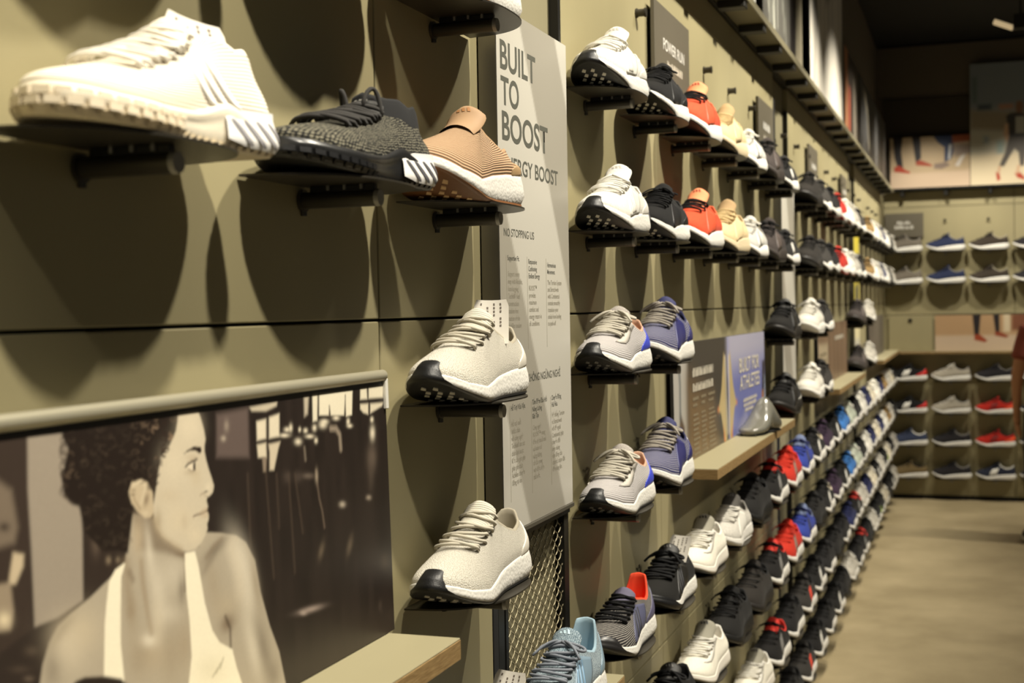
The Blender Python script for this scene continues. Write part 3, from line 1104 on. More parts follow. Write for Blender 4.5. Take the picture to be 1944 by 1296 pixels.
TYPES = {
    'white_trainer': dict(look='white mid-cut training shoe with slotted heel', short='white training', name='training_shoe',
        upper=knit('knit_ivory', (240, 234, 220), (208, 196, 172), 6, 85, .6, 'wave', .2, .8), sole=mat('sole_ivory', (232, 222, 200), .5, bump=.1), outsole=rub('ivory', (226, 214, 190)),
        tread=rub('ivory_tread', (222, 208, 182)), tread_rows=3, wavy=True, clip=mat('clip_white', (236, 234, 230), .4), clip_slot=mat('clip_slot_grey', (150, 148, 150), .5),
        lace=lacem('ivory', (242, 237, 226), (222, 215, 200)), lace_rows=6, lining=mat('lining_ivory', (238, 232, 218), .9), stripe=mat('stripe_ivory', (248, 244, 236), .6), tongue_len=.012, tag=TAG, tag_geo=(.092, .010, .064, .046, .054, .25, math.pi), tall_loops=False, bow=False,
        sx=1.03, stripe_f=.30, stripe_slope=.34, stripe_w=.017, last=dict(zh=.084, za=.089, zf=.099, xf=.136, xb=.018, heel_tab=.0, toe_z=.040, spring=.006, heel_h=.032, mid_h=.025, ball_h=.022, toe_h=.030)),
    'black_trainer': dict(look='black knit training shoe with white heel clip', short='black training', name='training_shoe',
        upper=knit('knit_houndstooth', (112, 108, 92), (20, 20, 19), 250, 250, 1.0, 'cells', .28, .52, dist=.002), sole=mat('sole_black', (34, 34, 34), .32), outsole=R_BLACK,
        tread=R_BLACK, tread_rows=2, wavy=True, clip=mat('clip_white', (236, 234, 230), .4), clip_slot=mat('clip_slot_dark', (88, 88, 92), .5), lace=lacem('graphite', (58, 56, 54), (38, 37, 36)), lace_r=.0026, lace_rows=6,
        lining=LIN_BLACK, tongue=mat('tongue_graphite', (60, 59, 57), .8), tongue_len=.034, logo=mat('logo_grey', (120, 118, 112)), pull=mat('pull_red', (150, 60, 40), .7), tall_loops=True, bow=False,
        sx=1.08, cuff=.018, last=dict(zh=.072, za=.074, zf=.084, heel_tab=.002, toe_z=.046, spring=.012, heel_h=.033, mid_h=.026, ball_h=.023, toe_h=.033)),
    'copper': dict(look='copper tan knit running shoe with gum outsole', short='copper tan',
        upper=knit('knit_copper', (188, 162, 130), (142, 106, 78), 16, 84, .8, 'wave', .25, .85, distort=1.5), sole=F_WHITE, outsole=R_GUM, holes=mat('web_tan', (214, 178, 132)), counter=mat('counter_tan', (176, 146, 108), .4),
        counter_d=.26, counter_t=.6, tongue=mat('tongue_tan', (166, 134, 100), .7), tongue_len=.030, tongue_w=.027, tongue_tilt=.5, logo=mat('logo_tan', (176, 126, 80)), lining=mat('lining_tan', (166, 134, 100), .9), toe=None,
        last=dict(zh=.062, za=.064, zf=.098, xf=.140, xb=.030)),
    'uncaged': dict(look='off-white knit running shoe with black toe bumper', short='off-white knit',
        upper=knit('knit_offwhite', (240, 235, 222), (188, 181, 165), 560, 560, 1.0, dist=.002), sole=F_WHITE, outsole=R_BLACK, holes=mat('web_grey', (190, 186, 176)), toe=R_BLACK, counter=mat('counter_offwhite', (216, 210, 196), .45), counter_d=.24,
        lace=lacem('sand', (206, 199, 182), (160, 153, 136)), lace_rows=4, lace_t0=.64, lace_r=.0023, tongue=knit('knit_rib_offwhite', (216, 210, 194), (184, 178, 160), 4, 90, .7, 'wave', .2, .8), tongue_len=.022, lining=mat('lining_sand', (160, 152, 134), .95), bow=False),
    'grey_blue': dict(look='grey knit running shoe with blue heel counter', short='grey and blue',
        upper=knit('knit_grey_melange', (190, 185, 182), (146, 142, 142), 16, 75, .6, 'wave', .15, .85, distort=5.0), sole=F_WHITE, outsole=R_BLACK, holes=mat('web_dim', (120, 118, 114)), toe=R_BLACK, counter=mat('counter_blue', (58, 72, 190), .35), counter_d=.34, counter_t=.86,
        eyestay=mat('band_grey', (184, 178, 168), .6), lace=L_GREY, lace_rows=6, lace_r=.0026, tongue=knit('knit_tongue_grey', (180, 172, 164), (140, 134, 128), 500, 500), tongue_len=.022, lining=mat('lining_rose', (190, 150, 124), .9)),
    'navy_wave': dict(look='navy running shoe with white wave knit', short='navy',
        upper=knit('knit_navy_wave', (34, 36, 84), (150, 148, 156), 26, 62, .5, 'wave', .55, .9, distort=7.0), sole=F_WHITE, outsole=R_BLACK, holes=mat('web_dim2', (110, 108, 104)), counter=mat('counter_navy', (38, 40, 100), .3), counter_d=.30, counter_t=.85,
        cage=mat('cage_navy', (40, 42, 98), .4), lace=lacem('stone', (176, 168, 152), (90, 86, 96)), lace_rows=5, lace_r=.0025, tongue=mat('tongue_navy', (40, 42, 86), .8), tongue_len=.028, lining=mat('lining_navy', (36, 38, 76), .95)),
    'ub_white': dict(look='all white knit running shoe with black outsole', short='all white',
        upper=knit('knit_white', (226, 223, 214), (190, 186, 176), 480, 480, .6), sole=F_WHITE, outsole=R_BLACK, holes=mat('web_white', (226, 222, 210)), toe=R_BLACK, cage=P_WHITE, stripe=mat('stripe_pale', (206, 202, 192), .5), lace=L_WHITE, lace_rows=5, lace_t1=.88, bow_len=.030, ends=False,
        counter=P_WHITE, tongue_len=.046, tongue_w=.027, tongue_tilt=.4, tongue=knit('knit_tongue_white', (238, 234, 224), (210, 205, 194), 4, 60, .6, 'wave'), logo=mat('logo_pale', (190, 186, 178)), lining=mat('lining_white', (226, 222, 212), .9)),
    'ub_black': dict(look='black running shoe with white midsole', short='black',
        upper=knit('knit_black', (26, 25, 25), (16, 16, 16), 480, 480, .6), sole=F_WHITE, outsole=R_BLACK, holes=mat('web_white', (226, 222, 210)), toe=R_BLACK, cage=P_BLACK, lace=L_BLACK, lace_rows=5, counter=P_BLACK, tongue_len=.034, tongue_w=.024, lining=LIN_BLACK),
    'orange': dict(look='orange knit running shoe with black laces', short='orange',
        upper=knit('knit_orange', (214, 84, 48), (178, 58, 34), 420, 420, .5), sole=F_WHITE, outsole=R_BLACK, lace=L_BLACK, lace_rows=3, lace_r=.0021, lace_t0=.66, lace_t1=.86, bow=False, tongue=mat('tongue_peach', (228, 138, 92), .8), tongue_len=.044, tongue_w=.026, logo=mat('logo_red', (150, 50, 34)), cage=mat('cage_orange', (206, 82, 50), .5), lining=mat('lining_orange', (206, 90, 50), .9)),
    'cream': dict(look='cream knit running shoe with cream midsole', short='cream',
        upper=knit('knit_cream', (232, 210, 164), (208, 184, 138), 420, 420, .5), sole=F_CREAM, outsole=R_BLACK, lace=lacem('cream', (218, 194, 146), (188, 164, 118)), lace_rows=6, bow=False, lace_t1=.86, tongue=mat('tongue_sand', (176, 146, 104), .85), tongue_len=.046, tongue_w=.025, cage=mat('cage_cream', (230, 208, 162), .5), lining=mat('lining_cream', (206, 180, 134), .9)),
    'grey_white': dict(look='pale grey running shoe with white stripes', short='pale grey',
        upper=knit('knit_palegrey', (196, 194, 188), (160, 158, 152), 420, 420, .5), sole=F_WHITE, outsole=R_BLACK, lace=L_WHITE, lace_rows=5, tongue_len=.034, cage=P_WHITE, stripe=R_GREY, lining=LIN_GREY),
    'taupe': dict(look='taupe grey running shoe with tonal sole', short='taupe grey',
        upper=knit('knit_taupe', (70, 62, 59), (52, 46, 44), 420, 420, .5), sole=foam('foam_taupe', (60, 54, 50)), outsole=R_BLACK, lace=L_BLACK, lace_rows=5, tongue_len=.034, cage=mat('cage_taupe', (88, 78, 74), .5), lining=LIN_BLACK),
    'dark_stripe': dict(look='charcoal running shoe with white stripes and heel', short='charcoal striped',
        upper=knit('knit_charcoal', (38, 37, 36), (24, 23, 22), 420, 420, .5), sole=F_WHITE, outsole=R_BLACK, toe=R_BLACK, stripe=P_WHITE, lace=L_BLACK, lace_rows=5, tongue_len=.034, lining=LIN_BLACK, stripe_f=.44),
    'light_blue': dict(look='light blue knit running shoe with tall heel tab', short='light blue',
        upper=knit('knit_skyblue', (166, 180, 186), (90, 106, 118), 330, 300, .9, 'cells', .25, .7), sole=F_WHITE, outsole=R_BLACK, cage=mat('cage_skyblue', (124, 146, 162), .35), stripe=mat('stripe_skyblue', (122, 160, 190), .4), stripe_w=.009,
        lace=lacem('speckle', (150, 156, 166), (40, 42, 52)), lace_rows=5, lace_r=.0026, counter=mat('counter_skyblue', (128, 152, 168), .3), counter_d=.22, counter_t=.93, tongue=knit('knit_tongue_sky', (160, 176, 184), (90, 108, 120), 330, 330, .9), tongue_len=.040, tongue_w=.026, logo=mat('logo_sky', (196, 220, 232)),
        lining=mat('lining_skyblue', (148, 174, 188), .8), last=dict(zh=.122, za=.078, zf=.112, heel_tab=.030, tab_g=.19)),
    'purple': dict(look='indigo and black running shoe with red-orange collar', short='indigo',
        upper=knit('knit_rings', (40, 38, 40), (176, 170, 160), 64, 100, .4, 'rings', .74, .97, distort=2.0), sole=foam('foam_white', (224, 221, 213)), outsole=R_BLACK, toe=mat('bumper_black', (34, 32, 32), .35), toe_d=.30, toe_t=.22, cage=mat('cage_indigo', (78, 80, 104), .5), stripe=mat('slot_black', (26, 26, 32), .6), stripe_w=.010,
        lace=L_BLACK, lace_rows=5, lace_r=.0026, bow=False, lining=mat('lining_redorange', (224, 70, 34), .85), counter=mat('counter_indigo', (84, 82, 108), .5), counter_d=.34, tongue=mat('tongue_indigo', (92, 88, 108), .8), tongue_len=.026, last=dict(zh=.114, za=.074, zf=.096, heel_tab=.028, tab_g=.17)),
    'black_plain': dict(look='black running shoe with white heel foam', short='all black',
        upper=knit('knit_black_net', (26, 25, 23), (15, 15, 14), 300, 300, .8, 'brick'), sole=F_WHITE, outsole=R_BLACK, toe=R_BLACK, toe_d=.55, toe_t=.10, cage=mat('cage_black', (30, 29, 28), .4), stripe=mat('slot_black', (26, 26, 32), .6), lace=L_BLACK, lace_r=.0030, lace_rows=5, tongue=mat('tongue_black', (38, 37, 35), .6), tongue_len=.032, tongue_w=.025,
        lining=LIN_BLACK, logo=R_GREY),
    'white_bounce': dict(look='white mesh running shoe with grey striped tongue', short='white mesh',
        upper=knit('knit_white_mesh', (232, 228, 214), (214, 208, 192), 380, 380, .4), sole=mat('sole_white_smooth', (232, 226, 214), .5), outsole=R_BLACK, toe=None, lace=L_WHITE, lace_rows=5, lace_t1=.84, bow=False, tongue=mat('tongue_grey', (140, 136, 122), .85), tongue_len=.052, tongue_w=.027, logo=mat('logo_black', (40, 40, 42)), lining=mat('lining_white', (226, 222, 212), .9), eyestay=P_WHITE),
    'white_speckle': dict(look='white speckled running shoe with dark grey tongue', short='white speckled',
        upper=knit('knit_speckle', (214, 210, 200), (130, 126, 120), 500, 500, .6, 'noise', .45, .6), sole=F_WHITE, outsole=R_WHITE, lace=L_WHITE, bow=False, lace_t1=.86, tongue=mat('tongue_dark', (70, 67, 62), .85), tongue_len=.050, tongue_w=.026, logo=R_GREY, cage=P_WHITE, lining=LIN_GREY),
    'black_soft': dict(far('black_soft', (30, 29, 28), foam('foam_black', (20, 20, 19))), look='black running shoe with black midsole', short='plain black', lining=LIN_BLACK),
    'black_red': dict(far('black_red', (27, 25, 24)), look='black running shoe with red tongue', short='black and red', tongue=mat('tongue_red', (196, 42, 28), .8), lining=mat('lining_red', (190, 40, 28), .9), stripe=R_GREY, toe=None),
    'red': dict(far('red', (206, 50, 32)), look='bright red running shoe with white heel', short='red', lace=lacem('red', (214, 58, 38), (170, 34, 22)), stripe=mat('stripe_taupe', (130, 110, 96), .6), lining=mat('lining_red', (190, 40, 28), .9), tongue_len=.034),
    'blue': dict(far('blue', (52, 68, 158)), look='royal blue running shoe with grey-blue tongue', short='royal blue', tongue=mat('tongue_steel', (96, 108, 140), .85), lace=lacem('navy', (40, 48, 100), (28, 32, 70)), stripe=mat('stripe_navy', (26, 30, 70), .6), lining=mat('lining_steel', (90, 100, 130), .9), tongue_len=.036),
    'black_cream': dict(far('black_cream', (27, 26, 25)), look='black running shoe with cream collar', short='black and cream', lining=mat('lining_cream2', (214, 204, 180), .9), stripe=P_WHITE),
    'plum': dict(far('plum', (52, 34, 56)), look='dark plum running shoe with white sole', short='dark plum', lining=LIN_BLACK),
    'sky': dict(far('sky', (58, 118, 190)), look='bright blue running shoe with black heel', short='bright blue', counter=P_BLACK, lining=LIN_BLACK),
    'mint': dict(far('mint', (188, 196, 178)), look='pale mint running shoe with white sole', short='pale mint', lace=L_WHITE, lining=LIN_GREY),
    'black_stripe': dict(far('black_stripe', (24, 23, 22)), look='black running shoe with white stripes', short='black striped', stripe=P_WHITE, lining=LIN_BLACK),
    'white_far': dict(far('white_far', (236, 232, 220)), look='plain white running shoe', short='plain white', lace=L_WHITE, outsole=R_WHITE, lining=LIN_GREY),
    'cream_far': dict(far('cream_far', (220, 210, 186)), look='ivory running shoe with white sole', short='ivory', lace=L_WHITE, outsole=R_WHITE, lining=LIN_GREY),
    'navy_far': dict(far('navy_far', (34, 40, 84)), look='navy blue running shoe with white sole', short='navy blue', lining=LIN_BLACK),
    'tan_far': dict(far('tan_far', (150, 120, 72)), look='tan running shoe with white sole', short='tan', lining=LIN_GREY),
    'grey_redstripe': dict(far('grey_redstripe', (52, 49, 46)), look='dark grey running shoe with red stripes', short='grey and red', stripe=mat('stripe_red', (216, 62, 34), .6), stripe_w=.018, lining=LIN_BLACK, stripe_f=.46),
    'black_white_sole': dict(far('black_white_sole', (29, 28, 28)), look='black running shoe with thick white midsole', short='black white-soled', lining=LIN_BLACK),
    'white_grey_far': dict(far('white_grey_far', (196, 190, 178)), look='light grey running shoe with white sole', short='light grey', lace=L_WHITE, lining=LIN_GREY),
    'dark_grey_far': dict(far('dark_grey_far', (48, 44, 40), foam('foam_darkgrey', (36, 33, 30))), look='dark grey running shoe with dark sole', short='dark grey', lining=LIN_BLACK),
    'dark_white_heel': dict(far('dark_white_heel', (54, 51, 47)), look='grey-black running shoe with white heel foam', short='grey-black', lining=LIN_BLACK),
    'red_far': dict(far('red_far', (186, 40, 26)), look='red running shoe with red outsole', short='deep red', outsole=rub('red', (170, 36, 24)), lining=mat('lining_red', (190, 40, 28), .9)),
    'white_gum': dict(far('white_gum', (234, 230, 220)), look='white running shoe with gum outsole', short='white gum-soled', outsole=R_GUM, lace=L_WHITE, lining=LIN_GREY),
    'lime_black': dict(far('lime_black', (32, 32, 31)), look='black running shoe with lime heel', short='black and lime', counter=mat('counter_lime', (170, 200, 60), .5), lining=LIN_BLACK),
    'black_heavy': dict(far('black_heavy', (25, 23, 20), foam('foam_brownblack', (30, 26, 22))), look='glossy black running shoe with white heel edge', short='glossy black', lining=LIN_BLACK, lace_r=.003, tongue=mat('tongue_black', (38, 37, 35), .6), counter=P_WHITE, counter_t=.12, cage=P_BLACK),
    'white_strap': dict(far('white_strap', (232, 227, 214)), look='white running shoe with crossed laces', short='white laced', lace=L_WHITE, outsole=R_WHITE, lace_r=.0034, lining=LIN_GREY, tongue_len=.036),
    # end wall, seen side on
    'back_grey': dict(far('back_grey', (120, 112, 100)), look='grey running shoe with thick white sole', short='grey', lining=LIN_GREY),
    'back_navy': dict(far('back_navy', (44, 52, 82)), look='navy running shoe with thick white sole', short='navy', lining=LIN_GREY),
    'back_charcoal': dict(far('back_charcoal', (62, 54, 46)), look='charcoal running shoe with thick white sole', short='charcoal', lining=mat('lining_sand', (160, 152, 134), .95)),
    'back_black_red': dict(far('back_black_red', (28, 27, 27)), look='black running shoe with red heel', short='black-red', stripe=P_WHITE, stripe_w=.03, counter=mat('counter_red', (206, 40, 34), .5), lining=LIN_BLACK),
    'back_ash': dict(far('back_ash', (176, 168, 152)), look='ash grey running shoe with white sole', short='ash grey', lace=L_WHITE, lining=LIN_GREY),
    'back_dark': dict(far('back_dark', (40, 38, 40)), look='near-black running shoe with white sole', short='near-black', lining=LIN_GREY),
    'back_red': dict(far('back_red', (190, 42, 30)), look='red running shoe with orange heel block', short='red and black', clip=None, stripe=P_BLACK, counter=mat('counter_orange', (240, 84, 30), .5), counter_t=.5, lining=LIN_BLACK, lace=L_BLACK),
    'back_slate': dict(far('back_slate', (62, 70, 96)), look='slate blue running shoe with white lining', short='slate blue', lining=mat('lining_white', (226, 222, 212), .9)),
    'back_olive': dict(far('back_olive', (122, 104, 70)), look='olive tan running shoe with white sole', short='olive tan', lining=LIN_BLACK),
    'back_blue_white': dict(far('back_blue_white', (40, 44, 60)), look='dark blue running shoe with white side patch', short='dark blue', stripe=P_WHITE, stripe_w=.03, lining=mat('lining_white', (226, 222, 212), .9)),
}
for _k, _t in TYPES.items():      # the running shoes share one foam thickness; the end wall ones are higher cut
    if _k.startswith('back_'):
        _t['sz'] = 1.22
    elif _t['upper'].name == 'knit_' + _k:
        _t['sz'], _t['sy'] = 1.14, 1.06
    _l = dict(heel_h=.039, mid_h=.030, ball_h=.0215, toe_h=.0445, toe_z=.062, spring=.033)
    _l.update(_t.get('last', {}))
    _t['last'] = _l
_cache = {}


def shoe_parts(kind, hi):
    if (kind, hi) not in _cache:
        _cache[(kind, hi)] = build_shoe(TYPES[kind], hi)
    return _cache[(kind, hi)]


# ------------------------------------------------------------------ the place
D_BACK = 11.33          # end wall
SLOT = 0.386
ROW = dict(A=1.99, B=1.73, C=1.469, D=1.207, E=.945, F=.683, G=.421, H=.159)
ROW_WORD = dict(A='top', B='second', C='third', D='fourth', E='fifth', F='sixth', G='seventh', H='lowest')


def slot_y(i):
    return (0.9295 if i <= 2 else 0.915) + SLOT * i


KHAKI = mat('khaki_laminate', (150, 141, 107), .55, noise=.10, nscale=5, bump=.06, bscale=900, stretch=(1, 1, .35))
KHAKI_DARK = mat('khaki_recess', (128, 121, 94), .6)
CHAR = mat('charcoal_metal', (44, 43, 40), .42, .6)
BLACK_GAP = mat('black_gap', (14, 13, 12), .8)
STEEL = mat('brushed_grey_metal', (120, 116, 104), .38, .8, noise=.05, nscale=40)
RAIL = mat('satin_rail', (176, 170, 148), .35, .5)
UPWALL = mat('upper_wall_paint', (92, 82, 68), .8, noise=.06, nscale=3)
CEIL = mat('black_ceiling', (12, 11, 10), .9)


def concrete():
    m, nt, b = _new('polished_concrete')
    tc = nt.nodes.new('ShaderNodeTexCoord')
    n = nt.nodes.new('ShaderNodeTexNoise')
    n.inputs['Scale'].default_value = 1.6
    n.inputs['Detail'].default_value = 8
    n.inputs['Roughness'].default_value = .62
    nt.links.new(tc.outputs['Object'], n.inputs['Vector'])
    r = nt.nodes.new('ShaderNodeValToRGB')
    r.color_ramp.elements[0].position = .32
    r.color_ramp.elements[0].color = lin((138, 124, 94))
    r.color_ramp.elements[1].position = .70
    r.color_ramp.elements[1].color = lin((172, 157, 124))
    nt.links.new(n.outputs['Fac'], r.inputs['Fac'])
    nt.links.new(r.outputs[0], b.inputs['Base Color'])
    b.inputs['Roughness'].default_value = .42
    return m


def plywood():
    m, nt, b = _new('plywood_edge')
    tc = nt.nodes.new('ShaderNodeTexCoord')
    mp = nt.nodes.new('ShaderNodeMapping')
    mp.inputs['Scale'].default_value = (6, 6, 260)
    nt.links.new(tc.outputs['Object'], mp.inputs['Vector'])
    n = nt.nodes.new('ShaderNodeTexNoise')
    n.inputs['Scale'].default_value = 8
    n.inputs['Detail'].default_value = 5
    nt.links.new(mp.outputs[0], n.inputs['Vector'])
    r = nt.nodes.new('ShaderNodeValToRGB')
    r.color_ramp.elements[0].position = .35
    r.color_ramp.elements[0].color = lin((118, 92, 54))
    r.color_ramp.elements[1].position = .65
    r.color_ramp.elements[1].color = lin((164, 136, 90))
    nt.links.new(n.outputs['Fac'], r.inputs['Fac'])
    nt.links.new(r.outputs[0], b.inputs['Base Color'])
    b.inputs['Roughness'].default_value = .6
    return m


PLY = plywood()
LEDGE_TOP = mat('ledge_laminate', (152, 144, 114), .5, noise=.06, nscale=9, bump=.05, bscale=500, stretch=(1, .3, 1))

floor = struct(link('floor', MB().box(-.5, 7.0, -2.0, 12.0, -.05, 0).build('floor', concrete())))
ceiling = struct(link('ceiling', MB().box(-.5, 7.0, -2.0, 12.0, 3.70, 3.75).build('ceiling', CEIL)))

# shelf wall: a dark carcass with khaki panels fixed to it, open recesses where the signs stand
wall_left = struct(link('wall_left', MB().box(-.30, -.045, -1.6, 12.0, 0, 3.68).build('wall_left', UPWALL)))
PER = 8 * SLOT
REC = [(1.902 + PER * k, 2.305 + PER * k) for k in range(3)]
zr_ = [0.03, .812, 1.596, 2.372, 2.462]
edges = [[-1.2, 0.0, 1.512, 1.902], [2.305, 3.06, 4.60, 4.990], [2.305 + PER, 3.06 + PER, 4.60 + PER, 4.99 + PER], [2.305 + 2 * PER, 3.06 + 2 * PER, D_BACK - .002]]
g = .0018
for ed in edges:
    for a, b in zip(ed[:-1], ed[1:]):
        for z0, z1 in zip(zr_[:-1], zr_[1:]):
            link('wall_panel', MB().box(-.022, 0, a + g, b - g, z0 + g, z1 - g, .0012).build('wall_panel', KHAKI), wall_left)
link('panel_backing', MB().box(-.045, -.0225, -1.2, D_BACK, 0.03, 2.46).build('panel_backing', BLACK_GAP), wall_left)
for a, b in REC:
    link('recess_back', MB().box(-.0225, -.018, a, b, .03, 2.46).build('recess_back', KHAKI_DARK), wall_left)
    for y0, y1, m_ in ((a, a + .022, BLACK_GAP), (a + .022, a + .05, CHAR), (b - .012, b, CHAR)):
        link('upright_post', MB().box(-.018, .001, y0, y1, .03, 2.37, .001).build('upright_post', m_), wall_left)
link('kick_strip', MB().box(-.03, -.008, -1.2, D_BACK, 0, .03).build('kick_strip', BLACK_GAP), wall_left)

# end wall
wall_back = struct(link('wall_back', MB().box(-.3, 6.0, D_BACK + .045, D_BACK + .3, 0, 3.68).build('wall_back', UPWALL)))
for k in range(5):
    x0 = .0 + k * 1.0
    for z0, z1 in ((.03, 1.185), (1.498, 2.372), (2.372, 2.50)):
        link('wall_panel', MB().box(x0 + g, x0 + 1.0 - g, D_BACK, D_BACK + .022, z0 + g, z1 - g, .0012).build('wall_panel', KHAKI), wall_back)
link('panel_backing', MB().box(0, 5, D_BACK + .0225, D_BACK + .045, 0, 3.25).build('panel_backing', mat('dark_backing', (58, 50, 38), .8)), wall_back)
link('wall_panel', MB().box(0, 5, D_BACK + .004, D_BACK + .022, 1.187, 1.496).build('wall_panel', KHAKI), wall_back)
link('kick_strip', MB().box(0, 5, D_BACK + .005, D_BACK + .022, 0, .03).build('kick_strip', BLACK_GAP), wall_back)


# ------------------------------------------------------------------ tall signs in the recesses, with metal mesh below
INK = mat('sign_ink', (74, 74, 64), .8)
INK2 = mat('sign_ink_thin', (140, 134, 118), .8)


def fit_text(parent, body, x0, z0, width, cap, m, bold=0.0, rot=ROT_LEFT, pos=None, name='lettering', align='LEFT'):
    """printed words set to a width and capital height; pos(x, z) gives the place on the sheet"""
    me = text_mesh(body, 1.0, m, bold)
    co = np.array([v.co for v in me.vertices])
    w = co[:, 0].max() - co[:, 0].min()
    hcap = .692
    sx, sy = width / w, cap / hcap
    off = co[:, 0].min()
    me.transform(Matrix.Diagonal((sx, sy, 1, 1)) @ Matrix.Translation((-off, 0, 0)))
    o = link(name, me, parent, pos(x0, z0), rot)
    return o


def sign_sheet(k):
    P = Print(.359, .794, 60, 120, (190, 186, 175))
    for a in (-.34, .10, .50):
        P.poly([(a, .80), (a + .19, .80), (a + .66, -.01), (a + .47, -.01)], (154, 149, 137), .004)
    return P


def tall_sign(y_shift, texts, base=None):
    root = bpy.data.objects.new('display_sign', None)
    COL.objects.link(root)
    root.location = (0, 2.0525 + y_shift, 1.665)
    link('board', MB().box(.002, .0310, -.1795, .1795, -.397, .397, .001).build('board', STEEL), root)
    me = (base or sign_sheet(0)).mesh('printed_sheet', print_mat('satin_print', .38))
    link('printed_sheet', me, root, (.0315, -.1795, -.397), ROT_LEFT)
    link('bottom_lip', MB().box(-.01, .0345, -.1795, .1795, -.405, -.3975, .001).build('bottom_lip', mat('lip_grey', (84, 80, 70), .5, .3)), root)
    return root


sign1 = tall_sign(0, True)
tag(sign1, 'tall grey text sign reading BUILT TO BOOST standing between shelves', 'sign')


def sp(x, z):
    return (.0317, x + .0375, z)


for body, x, z, w_, c_, b_ in (('BUILT', -.201, .304, .170, .042, .020), ('TO', -.200, .251, .084, .041, .020), ('BOOST', -.197, .198, .227, .042, .020),
                               ('ENERGY BOOST', -.196, .150, .279, .0235, .016), ('NO STOPPING US', -.197, .0525, .145, .0118, .008), ('KHÔNG NGỪNG NGHỈ', -.094, -.1735, .173, .0120, .008)):
    fit_text(sign1, body, x, z, w_, c_, INK, b_, pos=sp)
for (x, za, zb) in ((-.188, .024, -.122), (-.089, .024, -.122), (.009, .024, -.122), (-.184, -.205, -.352), (-.080, -.205, -.352), (.022, -.205, -.352)):
    link('rule_line', MB().box(0, .0003, -.0005, .0005, zb, za).build('rule_line', INK2), sign1, (.0314, x + .0375, 0))


def para(lines, x, z, m, size=.0112, pitch=.0113):
    me = text_mesh('\n'.join(lines), size, m, 0.00005, line=pitch / size / 1.0, sx=.86)
    link('lettering', me, sign1, sp(x, z), ROT_LEFT)['kind'] = 'stuff'


para(['Supportive Fit.'], -.183, .016, INK)
para(['Support every', 'step with flexible,', 'foot-hugging', 'Techfit® Heel', 'construction', 'enables free', 'motion of the', 'Achilles tendon'], -.182, -.008, INK2)
para(['Responsive', 'Cushioning', 'Endless Energy'], -.083, .013, INK)
para(['BOOST™', 'provides', 'maximum', 'comfort and', 'energy return in', 'all conditions'], -.082, -.029, INK2)
para(['Harmonious', 'Movement.'], .015, .010, INK)
para(['The Torsion System', 'and Stretchweb', 'with Continental', 'outsole smoothly', 'transition your', 'stride from landing', 'to push-off'], .016, -.019, INK2)
para(['Hỗ Trợ Vừa Vặn.'], -.179, -.213, INK)
para(['Hỗ trợ mỗi', 'bước chân', 'với công nghệ', 'Techfit® ôm sát', 'chân linh hoạt.', 'Kết cấu gót giày', 'giúp gân chân', 'Achilles chuyển', 'động tự do.'], -.178, -.237, INK2)
para(['Tấm Đệm Đàn Hồi', 'Năng Lượng', 'Bất Tận'], -.075, -.211, INK)
para(['Công nghệ', 'BOOST™ mang', 'đến sự thoải mái', 'và hoàn trả', 'năng lượng', 'tối đa trong', 'mọi điều kiện', 'thời tiết.'], -.074, -.252, INK2)
para(['Chuyển Động', 'Hài Hòa.'], .027, -.211, INK)
para(['Hệ thống Torsion', 'và Stretchweb', 'với đế ngoài', 'Continental giúp', 'chuyển đổi', 'nhịp nhàng', 'vận động của', 'chân từ chạm đất', 'đến nâng lên.'], .028, -.240, INK2)

sign2 = tall_sign(PER, None)
tag(sign2, 'narrow pale sign past the seven columns of bright shoes', 'sign')
ps = Print(.359, .794, 40, 80, (232, 222, 180))
ps.poly([(0, .30), (.36, .30), (.36, .80), (0, .80)], (214, 196, 60), .02)
ps.poly([(0, .50), (.36, .50), (.36, .62), (0, .62)], (226, 220, 200), .02)
ps.poly([(.05, .32), (.30, .36), (.31, .46), (.06, .44)], (90, 88, 70), .02)
ps.poly([(0, 0), (.36, 0), (.36, .12), (0, .12)], (200, 196, 180), .02)
sign3 = tall_sign(2 * PER, None, ps)
tag(sign3, 'farthest tall sign, yellow and white', 'sign')


def grille_mesh(m):
    """wavy upright wires that touch their neighbours at every bend"""
    B = MB()
    sp_, per = .0172, .0245
    z = np.arange(-.012, .29, per / 8)
    for k in range(19):
        ph = math.pi * (k % 2)
        y = .006 + k * sp_ + .0086 * np.sin(2 * np.pi * z / per + ph)
        x = .0016 * np.cos(2 * np.pi * z / per + ph)
        B.tube(np.stack([x, y, z], -1), .00125, 4)
    return B.build('mesh_screen', m, True)


GR = grille_mesh(mat('mesh_metal', (148, 139, 112), .36, .5))
GRF = MB()
GRF.box(-.006, .006, -.006, .006, -.02, .30).box(-.006, .006, .312, .330, -.02, .30).box(-.006, .012, -.006, .330, .285, .312).box(-.006, .006, -.006, .330, -.03, -.012)
GRF = GRF.build('frame', CHAR)
for k, txt in enumerate(('metal mesh screen under the tall grey text sign', 'metal mesh screen under the narrow pale sign')):
    root = bpy.data.objects.new('mesh_grille', None)
    COL.objects.link(root)
    root.location = (-.004, 1.962 + PER * k, .955)
    tag(root, txt, 'mesh screen', 'mesh screens under the tall signs')
    s_ = link('mesh_screen', GR, root)
    s_['kind'] = 'stuff'
    link('frame', GRF, root)


